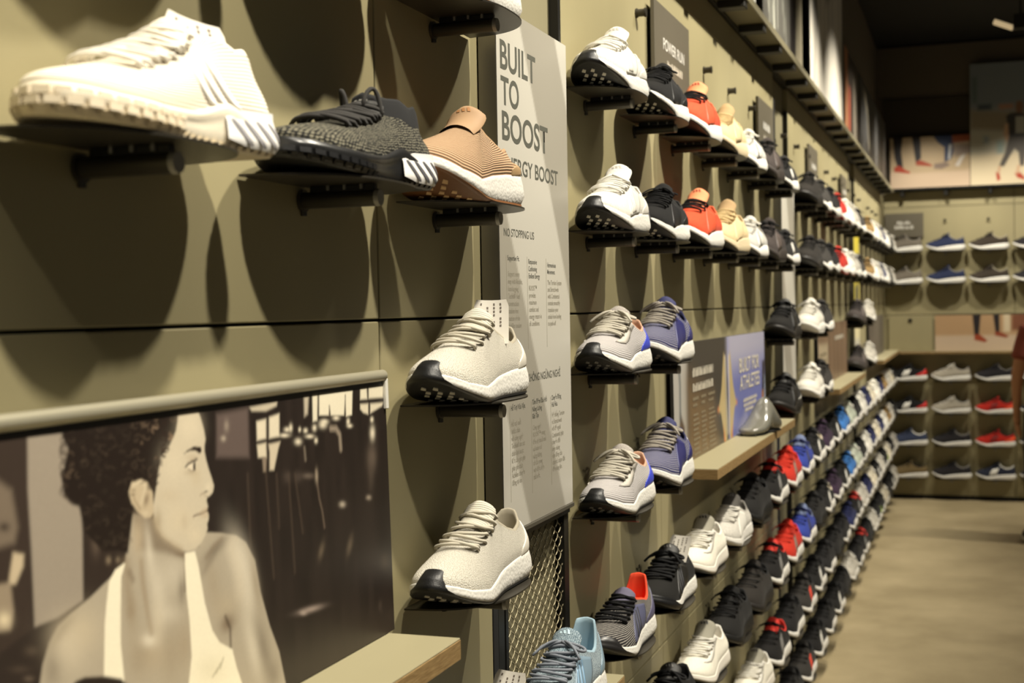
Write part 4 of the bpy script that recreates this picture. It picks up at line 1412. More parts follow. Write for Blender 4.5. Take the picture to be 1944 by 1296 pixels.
# ------------------------------------------------------------------ wooden ledges
def ledge(y0, y1, depth, ztop, label, th=.026, rot=None, loc=(0, 0, 0)):
    root = bpy.data.objects.new('display_ledge', None)
    COL.objects.link(root)
    root.location = loc
    if rot:
        root.rotation_euler = rot
    link('core', MB().box(0.001, depth, y0, y1, ztop - th, ztop - .002, .0008).build('core', PLY), root)
    link('top_sheet', MB().box(0.001, depth - .0005, y0 + .0005, y1 - .0005, ztop - .002, ztop, .0006).build('top_sheet', LEDGE_TOP), root)
    tag(root, label, 'ledge', 'plywood ledges along the walls')
    return root


ledge(-.6, 1.472, .117, 1.216, 'plywood ledge under the black and white portrait photo')
ledge(3.155, 4.60, .117, 1.216, 'plywood ledge carrying the grey foot form')
ledge(6.20, 7.70, .117, 1.216, 'plywood ledge below the brown photo panel', )
ledge(9.28, D_BACK - .001, .117, 1.216, 'last plywood ledge of the shelf wall, at the corner')
ledge(1.955, 2.292, .105, .952, 'short plywood ledge under the light blue shoe')
ledge(.118, 4.9, .10, 1.205, 'long plywood ledge across the end wall', .02, (0, 0, -math.pi / 2), (0, D_BACK, 0))


# ------------------------------------------------------------------ top shelf of the wall with brackets and banners above
rail = bpy.data.objects.new('banner_shelf', None)
COL.objects.link(rail)
link('board', MB().box(-.045, .100, 0.2, 10.95, 2.468, 2.486, .001).build('board', mat('shelf_olive', (112, 106, 82), .6)), rail)
link('front_lip', MB().box(.096, .102, 0.2, 10.95, 2.464, 2.487, .001).build('front_lip', mat('lip_olive', (110, 104, 82), .5)), rail)
link('wall_strip', MB().box(-.045, .012, 0.2, 10.95, 2.462, 2.4675).build('wall_strip', CHAR), rail)
_br = MB().box(.018, .096, -.026, .026, 2.444, 2.4675, .002).build('bracket', mat('bracket_dark', (38, 37, 33), .5, .3))
for k in range(29):
    link('bracket', _br, rail, (0, .55 + k * .361, 0))
tag(rail, 'long bracketed shelf above the shoes carrying the banners', 'shelf')
rail2 = bpy.data.objects.new('banner_shelf', None)
COL.objects.link(rail2)
rail2.location = (0, D_BACK, 0)
link('board', MB().box(.02, 4.8, -.09, .02, 2.505, 2.522, .001).build('board', CHAR), rail2)
_br = MB().box(-.015, .015, -.075, 0, 2.455, 2.505, .002).build('bracket', CHAR)
for k in range(10):
    link('bracket', _br, rail2, (.15 + k * .335, 0, 0))
tag(rail2, 'dark shelf on the end wall under the two colour photos', 'shelf')


# ------------------------------------------------------------------ photo panels
PORTRAIT = [('P',[(154.3,331.5),(220.1,298.6),(209.0,112.8),(141.7,131.1)],(58,47,40),4.71,1),('P',[(215.3,299.9),(256.2,298.4),(274.6,261.4),(276.2,216.5),
(273.2,161.8),(241.4,155.3),(214.1,154.2),(214.2,210.6),(213.2,259.1)],(156,144,128),2.07,1),('P',[(172.4,276.2),(195.2,261.5),(200.3,233.0),
(196.1,221.8),(168.9,220.7)],(120,106,90),4.76,1),('B',(185.5,235.4),(6.9,3.9),(50,40,34),0.8,2.938),('P',[(193.9,215.1),(205.4,211.4),(204.2,202.5),
(195.2,191.1),(187.2,191.9),(190.3,203.1)],(196,178,148),2.41,1),('P',[(172.8,194.9),(189.6,193.4),(191.6,171.3),(187.4,158.5),
(170.6,160.5)],(150,134,112),2.84,1),('B',(181.1,167.4),(8.2,6.0),(222,205,170),0.9,2.722),('P',[(210.4,153.1),(242.4,151.8),(227.5,134.7),
(216.7,110.7),(162.8,125.4),(175.1,143.8)],(46,37,32),2.94,1),('B',(209.4,137.2),(8.6,3.9),(96,82,68),0.5,2.85),('B',(195.7,126.7),(12.0,3.1),
(90,76,64),0.4,2.871),('B',(205.1,117.1),(6.1,2.3),(120,104,88),0.5,2.845),('P',[(278.1,263.1),(307.1,233.3),(335.1,188.9),(329.4,181.0),
(274.5,161.5),(276.9,216.4)],(50,40,34),2.24,1),('B',(292.5,205.2),(11.2,6.2),(108,92,78),0.6,1.548),('B',(308.1,188.1),(3.7,3.3),
(150,132,108),0.7,2.366),('B',(320.9,186.1),(3.0,2.6),(150,132,108),0.6,2.609),('P',[(483.0,295.1),(541.5,296.7),(539.6,247.6),
(479.8,254.3)],(98,84,78),4.42,1),('B',(500.0,282.6),(6.1,4.8),(160,146,130),0.7,1.51),('B',(493.4,271.0),(4.7,3.0),(190,176,156),0.7,3.03),
('P',[(544.6,297.0),(599.9,298.8),(598.4,294.5),(576.4,290.8),(548.4,293.0)],(196,184,160),2.38,1),('P',[(556.8,281.8),(575.8,282.8),(574.2,263.1),
(556.3,262.7)],(222,210,184),2.36,1),('P',[(582.3,283.9),(603.2,286.0),(601.3,262.6),(580.6,262.5)],(222,210,184),2.43,1),('P',[(555.9,258.5),
(573.8,258.8),(573.7,243.8),(557.0,245.7)],(214,202,176),2.36,1),('P',[(579.0,256.7),(603.0,257.0),(598.0,249.8),(587.6,229.3),(579.0,230.3),
(580.5,248.5)],(206,192,166),2.42,1),('P',[(565.3,244.8),(573.7,243.8),(571.4,229.6),(566.2,230.2)],(140,124,106),2.37,1),('P',[(658.4,300.3),
(669.3,300.7),(665.2,281.0),(657.8,278.7)],(190,178,156),3.52,1),('P',[(677.8,301.2),(691.4,301.5),(686.4,271.8),(676.5,271.5)],(228,218,192),2.25,1),
('P',[(693.9,301.3),(776.5,299.0),(772.6,271.1),(757.5,270.5),(756.4,288.8),(752.2,272.2),(719.5,274.8),(717.9,285.6),(714.4,275.3),
(691.8,277.1)],(232,222,196),1.9,1),('S',[(690.6,299.2),(688.6,276.2)],1.99,(70,58,50),1.09,1),('S',[(757.6,294.7),
(755.5,270.7)],2.14,(70,58,50),1.17,1),('S',[(716.6,285.7),(715.6,274.0)],1.86,(90,78,68),0.93,1),('P',[(797.6,299.5),(814.8,299.6),(815.0,286.5),
(796.4,287.2)],(226,216,190),2.56,1),('P',[(820.6,299.9),(862.5,299.9),(859.6,285.3),(819.4,286.8)],(226,216,190),2.65,1),('P',[(795.9,281.6),
(817.4,280.7),(816.3,268.2),(803.5,271.1),(795.4,276.1)],(220,208,182),2.56,1),('P',[(823.2,280.2),(859.0,278.9),(855.6,275.3),
(822.2,269.0)],(220,208,182),2.65,1),('B',(618.5,268.1),(6.3,2.6),(228,216,190),0.95,3.049),('B',(626.6,269.1),(4.4,3.7),(228,216,190),0.95,1.501),
('B',(612.4,262.6),(10.8,2.2),(228,216,190),0.95,3.046),('B',(641.4,253.1),(7.5,3.6),(228,216,190),0.95,3.037),('B',(646.0,265.6),(2.8,2.7),
(228,216,190),0.95,2.978),('B',(679.5,264.3),(4.9,3.7),(228,216,190),0.95,3.046),('B',(699.6,266.0),(9.1,4.2),(228,216,190),0.95,3.053),
('B',(703.7,269.1),(9.1,2.8),(228,216,190),0.95,3.056),('B',(732.2,270.8),(8.4,2.8),(228,216,190),0.95,3.059),('B',(762.3,264.1),(4.4,4.3),
(228,216,190),0.95,-2.611),('B',(766.0,258.9),(6.6,2.4),(228,216,190),0.95,3.053),('B',(658.9,263.3),(4.8,2.7),(228,216,190),0.95,3.046),
('B',(667.9,256.2),(9.7,2.3),(228,216,190),0.95,3.045),('B',(682.0,250.2),(3.9,3.2),(228,216,190),0.95,3.017),('B',(825.8,244.7),(9.0,7.1),
(228,216,190),0.95,1.481),('B',(825.9,261.1),(4.7,3.5),(228,216,190),0.95,3.068),('S',[(718.2,260.2),(731.1,259.0),(739.7,251.1),
(740.9,234.8)],5.69,(150,136,118),2.84,1),('S',[(654.9,245.0),(656.2,232.3)],2.62,(150,136,118),2.62,0.7),('B',(821.7,216.2),(16.3,13.3),
(110,96,84),0.7,1.515),('B',(817.2,199.7),(24.9,8.8),(84,72,62),0.6,1.483),('B',(739.3,172.0),(8.0,3.6),(190,176,156),0.8,2.984),('B',(808.7,170.1),
(7.3,3.1),(160,146,128),0.8,2.992),('S',[(679.2,217.6),(681.5,201.8),(684.0,187.0),(690.1,171.6),(693.6,153.6)],3.15,(112,96,82),1.8,0.7),
('B',(679.9,211.8),(8.0,3.7),(170,154,132),0.7,1.495),('B',(660.7,214.2),(14.5,3.4),(120,106,94),0.6,3.015),('B',(614.4,218.8),(9.1,6.6),
(86,74,66),0.5,2.971),('B',(638.3,215.9),(8.2,6.7),(86,74,66),0.5,2.938),('S',[(571.2,226.9),(578.6,120.3)],2.39,(84,70,58),2.39,0.55),
('S',[(618.0,221.2),(623.0,117.1)],2.52,(84,70,58),2.52,0.55),('S',[(535.3,231.4),(535.5,158.1)],2.28,(84,70,58),2.28,0.55),('S',[(592.6,224.3),
(593.6,169.7)],2.44,(84,70,58),2.44,0.55),('S',[(631.6,219.5),(643.8,156.0)],2.56,(84,70,58),2.56,0.55),('B',(683.9,129.1),(10.8,5.9),
(130,114,94),0.45,0.941),('B',(753.7,122.7),(12.6,6.4),(130,114,94),0.4,0.934),('B',(654.4,71.2),(28.3,3.5),(170,152,140),0.8,3.05),('B',(637.7,70.9),
(8.3,2.7),(190,172,158),0.6,2.906),('B',(845.6,87.5),(12.5,11.1),(76,64,54),0.5,2.571),('B',(828.7,36.7),(7.6,5.9),(80,68,60),0.4,1.676),
('P',[(593.3,33.3),(713.6,32.2),(853.8,11.9),(847.2,-57.2),(591.3,8.6)],(58,47,38),37.06,0.5),('P',[(336.4,206.6),(331.0,182.5),(307.7,172.4),
(281.3,162.2),(256.8,155.2),(241.0,148.8),(229.6,138.3),(221.2,123.7),(215.7,105.3),(596.1,-0.3),(583.1,43.5),(566.2,74.0),(551.2,110.8),
(542.6,144.8),(527.0,165.3),(509.9,175.0),(482.6,182.0),(455.4,187.0),(443.9,176.2),(427.9,174.2),(416.9,198.2),(344.2,221.2)],(176,164,143),1.39,1),
('B',(266.2,137.9),(33.6,19.7),(206,190,160),0.6,2.897),('B',(243.8,143.2),(18.2,6.8),(120,104,82),0.5,0.527),('B',(232.5,117.1),(16.5,11.2),
(92,80,66),0.4,1.676),('B',(513.9,151.6),(35.8,17.2),(228,217,195),0.65,2.069),('B',(525.8,113.0),(32.5,15.5),(228,217,195),0.5,1.761),
('B',(551.9,54.4),(35.9,13.0),(92,80,66),0.5,1.924),('B',(531.6,59.5),(35.1,10.9),(228,217,195),0.5,1.898),('B',(472.3,169.2),(27.7,6.5),
(92,80,66),0.55,0.329),('B',(458.5,156.8),(17.4,5.3),(92,80,66),0.4,0.592),('S',[(455.4,163.3),(468.8,171.9),(483.1,176.4)],2.8,(128,110,88),2.8,0.6),
('B',(401.3,158.1),(25.7,18.4),(228,217,195),0.35,2.821),('B',(364.4,96.3),(32.9,17.7),(178,160,132),0.6,2.822),('B',(376.2,149.0),(29.4,12.1),
(228,217,195),0.45,1.808),('B',(359.8,108.9),(12.8,6.2),(228,217,195),0.8,2.853),('S',[(353.3,178.4),(354.9,158.0),(359.3,134.2),
(364.2,114.7)],4.25,(150,130,104),3.64,0.75),('S',[(332.3,180.5),(332.5,162.5),(335.3,139.5)],9.4,(146,127,101),5.29,0.6),('S',[(336.2,173.0),
(340.2,165.5)],4.73,(110,92,72),2.96,0.6),('B',(336.6,137.0),(17.8,9.0),(152,134,108),0.5,1.551),('S',[(420.6,168.7),
(418.5,140.3)],2.63,(90,74,58),1.98,0.8),('B',(412.6,141.5),(14.2,6.8),(92,80,66),0.5,1.534),('B',(413.1,91.2),(23.7,13.6),(166,148,122),0.6,1.58),
('B',(390.6,124.9),(21.0,9.1),(228,217,195),0.35,2.888),('B',(486.5,111.1),(27.4,14.8),(186,170,142),0.5,2.871),('B',(487.1,94.3),(14.4,9.3),
(120,102,82),0.85,3.085),('S',[(483.9,101.6),(491.5,88.7),(491.0,70.5)],2.87,(70,56,44),2.15,0.9),('B',(570.6,22.9),(17.0,14.2),(92,80,66),0.4,2.114),
('P',[(344.2,221.2),(374.8,216.5),(377.1,204.6),(389.0,192.3),(419.4,175.2),(421.4,167.6),(410.7,172.5),(386.6,180.6),
(349.6,190.9)],(124,108,88),5.04,0.8),('B',(350.2,199.8),(18.0,9.2),(190,172,144),0.8,1.533),('B',(365.6,188.0),(23.5,6.1),(228,217,195),0.55,1.681),
('B',(415.0,173.6),(12.0,2.4),(116,98,78),0.75,2.858),('B',(310.9,136.1),(38.1,7.3),(150,134,110),0.45,1.299),('B',(252.4,128.6),(25.6,16.0),
(210,196,170),0.5,2.268),('B',(374.2,121.6),(22.9,11.2),(214,200,174),0.5,1.546),('B',(392.0,89.3),(28.0,14.9),(160,144,120),0.5,1.566),
('B',(342.8,97.1),(18.5,14.8),(150,134,110),0.4,1.877),('S',[(500.3,164.3),(510.4,144.5),(511.5,121.2)],13.22,(214,200,174),8.81,0.5),
('B',(465.1,135.7),(26.5,12.0),(164,148,124),0.5,1.845),('B',(542.6,120.0),(28.0,7.7),(150,134,110),0.5,1.799),('P',[(330.2,181.8),(316.8,178.5),
(307.6,170.2),(302.7,151.1),(299.6,137.0),(294.4,83.4),(323.3,75.4),(319.7,116.8),(321.5,142.1),(324.2,170.9),(330.0,180.0)],(246,236,208),0.92,1),
('P',[(420.2,173.6),(436.5,172.6),(441.6,157.6),(449.5,122.1),(460.1,94.1),(471.9,79.8),(493.7,67.8),(500.0,49.4),(512.6,22.8),(416.0,49.7),
(424.2,78.8),(423.2,111.4),(420.0,138.1),(419.4,163.2)],(246,236,208),1.09,1),('B',(454.6,58.7),(28.4,14.3),(222,211,180),0.5,2.822),
('S',[(457.6,51.0),(466.3,56.2)],2.36,(186,176,148),0.9,0.85),('S',[(464.2,53.2),(471.7,59.8)],2.38,(186,176,148),0.91,0.85),('S',[(470.9,55.5),
(477.1,63.4)],2.4,(186,176,148),0.92,0.85),('P',[(248.9,96.1),(260.3,100.5),(271.0,100.6),(297.3,94.4),(318.3,86.6),(333.5,72.6)],(38,28,24),1.65,1),
('P',[(256.5,302.6),(312.2,306.3),(387.6,304.7),(421.5,304.9),(418.1,293.7),(415.9,286.7),(403.3,273.7),(392.9,266.8),(386.7,259.1),(383.3,246.4),
(379.4,236.7),(375.6,228.0),(370.0,238.0),(358.0,244.2),(347.9,241.0),(344.2,221.2),(340.1,206.0),(335.1,188.9),(322.2,193.5),(301.0,196.8),
(287.9,208.2),(279.6,216.0),(273.0,237.9),(265.3,240.3),(255.4,248.4),(253.1,262.9),(259.3,278.0),(263.1,286.0),(256.5,294.2)],(34,25,20),1.75,1),
('P',[(418.7,301.3),(451.6,300.6),(455.5,293.4),(460.0,282.7),(462.1,273.6),(459.8,267.4),(459.4,262.5),(461.5,254.3),(465.3,245.0),(470.1,235.5),
(473.2,228.1),(470.9,222.4),(465.2,219.7),(460.6,218.8),(459.4,216.0),(461.7,209.8),(458.8,207.2),(462.1,202.8),(461.7,197.9),(458.7,194.4),
(459.2,189.9),(455.2,184.1),(446.6,177.7),(438.4,174.7),(427.9,174.2),(417.8,176.9),(403.2,184.2),(386.0,194.7),(377.9,204.4),(374.6,214.2),
(374.5,223.5),(379.4,236.7),(385.5,254.5),(389.5,265.3),(403.2,273.2),(414.1,285.4),(417.3,293.7)],(204,191,166),1.08,1),('B',(436.5,287.2),
(19.4,14.5),(220,206,178),0.6,3.034),('B',(408.6,256.5),(21.2,18.8),(220,206,178),0.5,2.874),('B',(413.2,205.9),(24.1,16.0),(216,200,170),0.5,2.925),
('B',(437.7,187.5),(12.5,8.6),(222,206,176),0.5,2.894),('B',(380.6,208.7),(12.0,6.4),(160,142,114),0.6,1.531),('S',[(375.2,211.8),(380.0,201.3),
(391.4,191.0),(415.4,177.8)],3.8,(168,149,120),3.17,0.6),('B',(463.1,227.9),(5.5,4.9),(226,212,184),0.6,2.797),('B',(443.4,240.3),(9.7,8.8),
(196,179,148),0.5,1.721),('B',(421.5,202.2),(7.7,6.0),(180,162,134),0.35,1.624),('B',(398.3,229.4),(18.4,6.5),(196,178,148),0.35,2.995),
('B',(439.6,258.8),(12.3,2.9),(186,168,140),0.5,3.028),('B',(435.0,245.2),(10.5,2.4),(176,158,130),0.55,3.017),('P',[(344.6,248.2),(358.4,249.1),
(368.1,244.7),(374.5,235.1),(374.6,225.8),(374.9,217.9),(369.8,214.0),(361.3,214.9),(351.8,221.4),(343.3,230.3),(339.5,239.8)],(196,178,148),1.1,1),
('S',[(345.9,245.7),(356.7,247.1),(364.9,242.3),(360.4,234.7),(356.9,228.3)],2.43,(214,198,168),1.52,1),('S',[(344.1,241.5),(348.0,231.9),
(355.0,223.6)],1.5,(140,120,94),1.5,0.8),('B',(364.8,230.4),(6.5,3.8),(120,100,78),0.75,1.074),('B',(362.4,218.9),(4.7,2.3),(214,198,168),0.7,2.968),
('P',[(425.2,263.7),(431.4,266.4),(442.1,268.7),(453.5,267.1),(455.0,264.4),(454.0,262.1),(451.2,260.9),(444.4,264.6),
(435.7,265.5)],(44,32,26),0.81,1),('P',[(429.5,251.7),(434.8,253.5),(441.8,253.6),(443.3,250.5),(441.3,247.4),(436.1,247.5)],(224,210,184),0.61,1),
('P',[(440.1,253.8),(443.6,254.4),(443.0,246.7),(439.9,246.6),(439.3,250.0)],(40,30,26),0.54,1),('S',[(426.9,251.5),(432.2,253.8),(439.3,255.2),
(446.4,256.5)],1.75,(48,36,30),0.61,1),('S',[(431.0,249.1),(436.9,246.4),(442.1,246.3)],0.81,(90,72,58),0.54,0.8),('S',[(429.7,255.0),(437.7,257.0),
(444.8,258.2)],0.81,(140,120,96),0.67,0.6),('S',[(449.1,221.9),(452.0,224.0),(456.4,222.9)],1.24,(140,120,96),0.82,0.7),('B',(459.2,224.5),(3.3,1.0),
(60,46,38),0.9,-3.039),('S',[(456.2,220.9),(461.5,219.7)],0.83,(150,130,104),0.69,0.6),('S',[(437.2,205.1),(442.5,205.5),(451.4,205.4),
(460.5,206.5)],1.37,(96,76,60),0.68,1),('S',[(435.5,204.9),(437.1,202.7)],0.94,(150,130,104),0.67,0.6),('P',[(444.4,206.0),(451.7,208.8),
(459.9,210.0),(460.5,206.5),(451.4,205.4)],(182,160,132),0.82,0.6),('P',[(446.0,204.2),(460.5,205.5),(461.9,200.8),
(454.6,199.5)],(196,174,144),0.83,0.5),('S',[(362.5,279.0),(361.2,279.3),(360.4,279.9),(360.4,280.6),(361.1,281.1),
(362.3,281.2)],1.18,(112,94,76),0.73,0.75),('S',[(279.1,218.9),(279.9,219.2),(280.8,219.2),(281.9,219.0),(282.8,218.6),
(283.4,218.1)],0.8,(69,57,46),0.66,0.75),('S',[(317.8,199.9),(315.6,200.0),(313.4,200.6),(311.6,201.5),(310.5,202.6),
(310.4,203.7)],0.98,(64,53,43),0.69,0.75),('S',[(281.4,232.7),(281.5,231.5),(280.2,230.7),(278.0,230.5),(275.8,231.2),
(274.4,232.3)],0.62,(56,47,38),0.65,0.75),('S',[(274.5,252.2),(273.8,253.6),(275.0,254.8),(277.5,255.1),(280.2,254.4),
(281.8,253.1)],0.8,(71,59,48),0.65,0.75),('S',[(281.8,268.7),(279.3,269.5),(277.9,270.8),(278.2,272.1),(280.0,273.0),
(282.7,273.0)],0.95,(67,56,45),0.65,0.75),('S',[(355.7,284.4),(356.0,283.5),(355.3,282.8),(353.9,282.5),(352.2,282.6),
(350.8,283.2)],1.21,(81,68,55),0.73,0.75),('S',[(310.0,209.2),(311.9,209.7),(314.4,209.2),(316.1,208.1),(315.9,206.9),
(314.1,206.3)],1.16,(54,45,36),0.69,0.75),('S',[(347.0,298.3),(349.3,297.8),(350.4,296.7),(349.6,295.6),(347.4,295.3),
(345.1,295.8)],0.97,(72,60,48),0.72,0.75),('S',[(346.7,300.0),(348.0,300.3),(349.5,300.1),(350.7,299.6),(351.4,298.9),
(351.2,298.2)],1.15,(71,59,48),0.72,0.75),('S',[(262.5,302.4),(264.6,303.2),(267.3,302.9),(269.1,301.7),(269.0,300.3),
(267.0,299.5)],0.85,(64,53,43),0.64,0.75),('S',[(381.6,241.4),(379.0,241.3),(376.3,241.9),(374.4,243.1),(373.8,244.4),
(374.8,245.5)],1.27,(79,66,53),0.75,0.75),('S',[(306.1,290.0),(307.8,290.3),(309.9,290.1),(311.4,289.3),(312.0,288.3),
(311.4,287.4)],0.75,(56,47,38),0.68,0.75),('S',[(312.2,264.4),(314.3,264.9),(316.7,264.7),(319.0,264.1),(320.8,263.1),
(321.7,261.9)],1.08,(67,56,45),0.69,0.75),('S',[(309.3,304.3),(311.0,303.8),(311.7,302.8),(310.9,302.0),(309.2,301.8),
(307.5,302.2)],0.85,(60,50,40),0.68,0.75),('S',[(405.1,282.9),(407.9,282.0),(409.0,280.6),(407.9,279.3),(405.1,278.9),
(402.1,279.6)],1.41,(155,130,105),0.78,0.75),('S',[(415.6,295.7),(413.8,294.6),(410.8,294.4),(407.8,295.2),(406.3,296.6),
(407.0,298.0)],1.07,(100,84,68),0.78,0.75),('S',[(355.1,257.5),(357.4,257.2),(359.5,256.4),(361.0,255.4),(361.6,254.2),
(361.3,253.1)],0.68,(60,50,40),0.73,0.75),('S',[(348.0,271.3),(346.2,273.2),(347.5,275.0),(351.2,275.5),(355.0,274.4),
(356.6,272.4)],1.12,(73,61,49),0.72,0.75),('S',[(344.6,286.1),(344.2,285.1),(342.9,284.4),(341.0,284.0),(338.9,284.1),
(336.8,284.6)],0.69,(62,52,42),0.71,0.75),('S',[(302.5,258.6),(300.6,259.8),(300.0,261.2),(300.8,262.4),(302.8,263.0),
(305.5,263.0)],1.19,(53,44,36),0.68,0.75),('S',[(384.9,294.9),(386.6,293.3),(385.5,291.8),(382.3,291.3),(379.0,292.1),
(377.4,293.6)],1.11,(118,99,80),0.75,0.75),('S',[(406.7,281.7),(404.7,282.1),(403.4,283.0),(403.1,283.9),(403.9,284.7),
(405.5,285.1)],0.74,(133,111,90),0.78,0.75),('S',[(308.3,305.4),(308.4,307.2),(310.8,308.4),(314.3,308.6),(317.5,307.5),
(319.0,305.8)],0.99,(58,48,39),0.69,0.75),('S',[(380.1,263.4),(379.7,264.4),(380.8,265.2),(382.9,265.3),(385.0,264.7),
(385.9,263.7)],0.88,(123,103,83),0.75,0.75),('S',[(278.5,284.9),(276.7,286.1),(276.4,287.6),(277.6,288.7),(280.0,289.3),
(282.7,289.0)],0.72,(49,41,33),0.65,0.75),('S',[(274.6,261.0),(272.2,261.4),(270.4,262.3),(269.8,263.5),(270.6,264.6),
(272.5,265.1)],1.15,(79,66,53),0.65,0.75),('S',[(302.7,205.4),(305.5,205.7),(308.5,204.7),(309.9,203.1),(308.6,201.8),
(305.6,201.7)],1.2,(45,37,30),0.68,0.75),('S',[(333.2,221.9),(332.6,220.1),(329.4,219.4),(325.7,220.3),(323.7,222.2),
(324.7,223.9)],0.92,(69,57,46),0.7,0.75),('S',[(351.9,286.6),(354.0,287.4),(356.7,287.6),(359.5,287.0),(361.6,285.9),
(362.4,284.5)],0.7,(86,72,58),0.73,0.75),('S',[(294.8,296.5),(293.2,295.7),(290.7,295.7),(288.7,296.7),(288.3,297.9),
(289.8,298.9)],0.82,(50,42,34),0.67,0.75),('S',[(339.6,233.3),(337.6,233.4),(336.0,234.3),(335.9,235.3),(337.4,235.8),
(339.4,235.5)],0.67,(47,39,31),0.71,0.75),('S',[(315.8,211.6),(316.2,210.9),(316.0,210.4),(315.2,210.0),(314.0,210.1),
(312.8,210.4)],0.69,(59,49,40),0.69,0.75),('S',[(300.2,245.9),(302.0,246.3),(304.1,246.2),(306.1,245.5),(307.4,244.5),
(307.8,243.4)],0.85,(45,37,30),0.68,0.75),('S',[(339.6,255.7),(339.6,256.6),(340.9,257.2),(342.9,257.2),(344.7,256.5),
(345.4,255.5)],0.64,(69,57,46),0.71,0.75),('S',[(302.5,234.8),(303.9,235.3),(305.8,235.2),(307.6,234.6),(308.7,233.7),
(308.7,232.7)],1.16,(50,42,34),0.68,0.75),('S',[(316.3,287.8),(317.3,288.8),(319.5,289.2),(321.9,288.7),(323.5,287.6),
(323.4,286.4)],1.23,(61,51,41),0.69,0.75),('S',[(379.5,287.2),(377.1,288.7),(377.0,290.3),(379.3,291.4),(382.9,291.4),
(385.9,290.3)],0.98,(147,123,99),0.75,0.75),('S',[(334.5,241.7),(334.3,242.5),(334.6,243.1),(335.6,243.6),(336.9,243.7),
(338.4,243.6)],1.1,(48,40,32),0.71,0.75),('S',[(301.9,254.8),(299.3,255.7),(297.9,257.2),(298.0,258.6),(299.7,259.6),
(302.4,259.8)],0.95,(68,57,46),0.67,0.75),('S',[(309.0,296.4),(307.7,295.4),(305.4,295.1),(303.0,295.6),(301.5,296.7),
(301.4,297.9)],1.08,(62,52,42),0.68,0.75),('S',[(295.5,263.5),(295.7,262.4),(294.8,261.6),(293.1,261.2),(291.1,261.3),
(289.3,262.0)],0.6,(47,39,31),0.67,0.75),('S',[(326.7,207.3),(328.3,206.3),(329.0,205.2),(328.7,204.1),(327.4,203.4),
(325.4,203.2)],1.17,(67,56,45),0.7,0.75),('S',[(312.8,276.2),(312.4,277.3),(313.0,278.3),(314.5,279.0),(316.5,279.3),
(318.7,279.1)],0.77,(59,49,40),0.69,0.75),('S',[(294.8,231.9),(292.3,232.8),(291.1,234.2),(291.8,235.5),(294.1,236.0),
(296.8,235.5)],0.65,(68,57,46),0.67,0.75),('S',[(266.6,242.5),(265.1,241.9),(263.1,242.0),(261.2,242.7),(260.3,243.8),
(260.5,244.8)],0.92,(71,59,48),0.64,0.75),('S',[(409.7,300.4),(412.9,300.7),(416.1,299.9),(417.4,298.4),(416.1,297.0),
(412.9,296.6)],1.04,(106,89,72),0.78,0.75),('S',[(337.5,247.5),(335.0,249.2),(335.0,251.1),(337.5,252.2),(341.4,252.1),
(344.7,250.7)],1.06,(66,55,44),0.71,0.75),('S',[(303.8,221.6),(306.2,222.2),(309.2,221.6),(311.0,220.1),(310.3,218.7),
(307.7,218.3)],1.0,(62,52,42),0.68,0.75),('S',[(348.9,260.0),(346.6,261.2),(345.6,262.6),(346.1,264.0),(348.1,264.8),
(351.0,264.9)],1.08,(75,63,51),0.72,0.75),('S',[(295.8,301.7),(296.8,303.0),(299.3,303.5),(302.2,303.2),(304.3,302.0),
(304.7,300.6)],0.98,(51,42,34),0.67,0.75),('S',[(328.8,201.5),(333.0,200.8),(335.9,198.8),(336.0,196.8),(333.1,195.7),
(328.9,196.2)],1.12,(65,54,44),0.7,0.75),('S',[(325.8,296.1),(328.7,296.2),(331.3,295.2),(332.0,293.7),(330.5,292.6),
(327.6,292.4)],0.99,(48,40,32),0.7,0.75),('S',[(304.4,231.0),(302.4,230.8),(300.3,231.4),(299.0,232.5),(299.2,233.5),
(300.8,234.1)],0.93,(48,40,32),0.67,0.75),('S',[(324.8,283.3),(325.3,282.3),(324.8,281.5),(323.5,281.0),(321.7,280.9),
(319.9,281.3)],1.02,(67,56,45),0.7,0.75),('S',[(374.0,283.1),(371.5,282.4),(368.3,282.6),(365.6,283.6),(364.3,285.1),
(364.9,286.5)],0.68,(107,89,72),0.74,0.75),('S',[(285.9,218.0),(284.5,218.6),(283.9,219.4),(284.3,220.1),(285.6,220.4),
(287.2,220.1)],1.02,(63,52,42),0.66,0.75),('S',[(303.3,296.1),(304.2,297.1),(306.0,297.6),(308.2,297.7),(310.4,297.2),
(312.1,296.3)],0.77,(57,47,38),0.68,0.75),('S',[(369.3,252.1),(371.5,251.8),(373.1,250.9),(373.3,249.9),(371.9,249.2),
(369.7,249.3)],1.28,(79,66,53),0.74,0.75),('S',[(298.3,209.3),(297.2,208.6),(295.2,208.6),(293.2,209.3),(292.3,210.4),
(292.7,211.3)],1.19,(59,49,40),0.67,0.75),('S',[(346.2,272.3),(345.6,271.2),(343.9,270.6),(341.6,270.6),(339.5,271.3),
(338.2,272.4)],0.87,(61,51,41),0.71,0.75),('S',[(334.4,283.9),(335.4,282.5),(334.8,281.2),(332.8,280.3),(330.0,280.3),
(327.3,280.9)],0.93,(54,45,36),0.7,0.75),('S',[(319.9,199.0),(317.1,199.6),(315.2,200.9),(315.3,202.3),(317.3,203.0),
(320.1,202.5)],1.19,(67,56,45),0.69,0.75),('S',[(259.5,246.1),(257.3,246.2),(255.5,247.0),(255.2,248.2),(256.5,249.0),
(258.7,248.9)],1.02,(88,73,59),0.63,0.75),('S',[(305.5,247.2),(307.9,246.9),(309.6,245.9),(309.9,244.7),(308.5,243.9),
(306.2,244.0)],1.17,(49,41,33),0.68,0.75),('S',[(282.3,235.9),(285.4,234.3),(285.9,232.2),(283.5,231.0),(279.7,231.3),
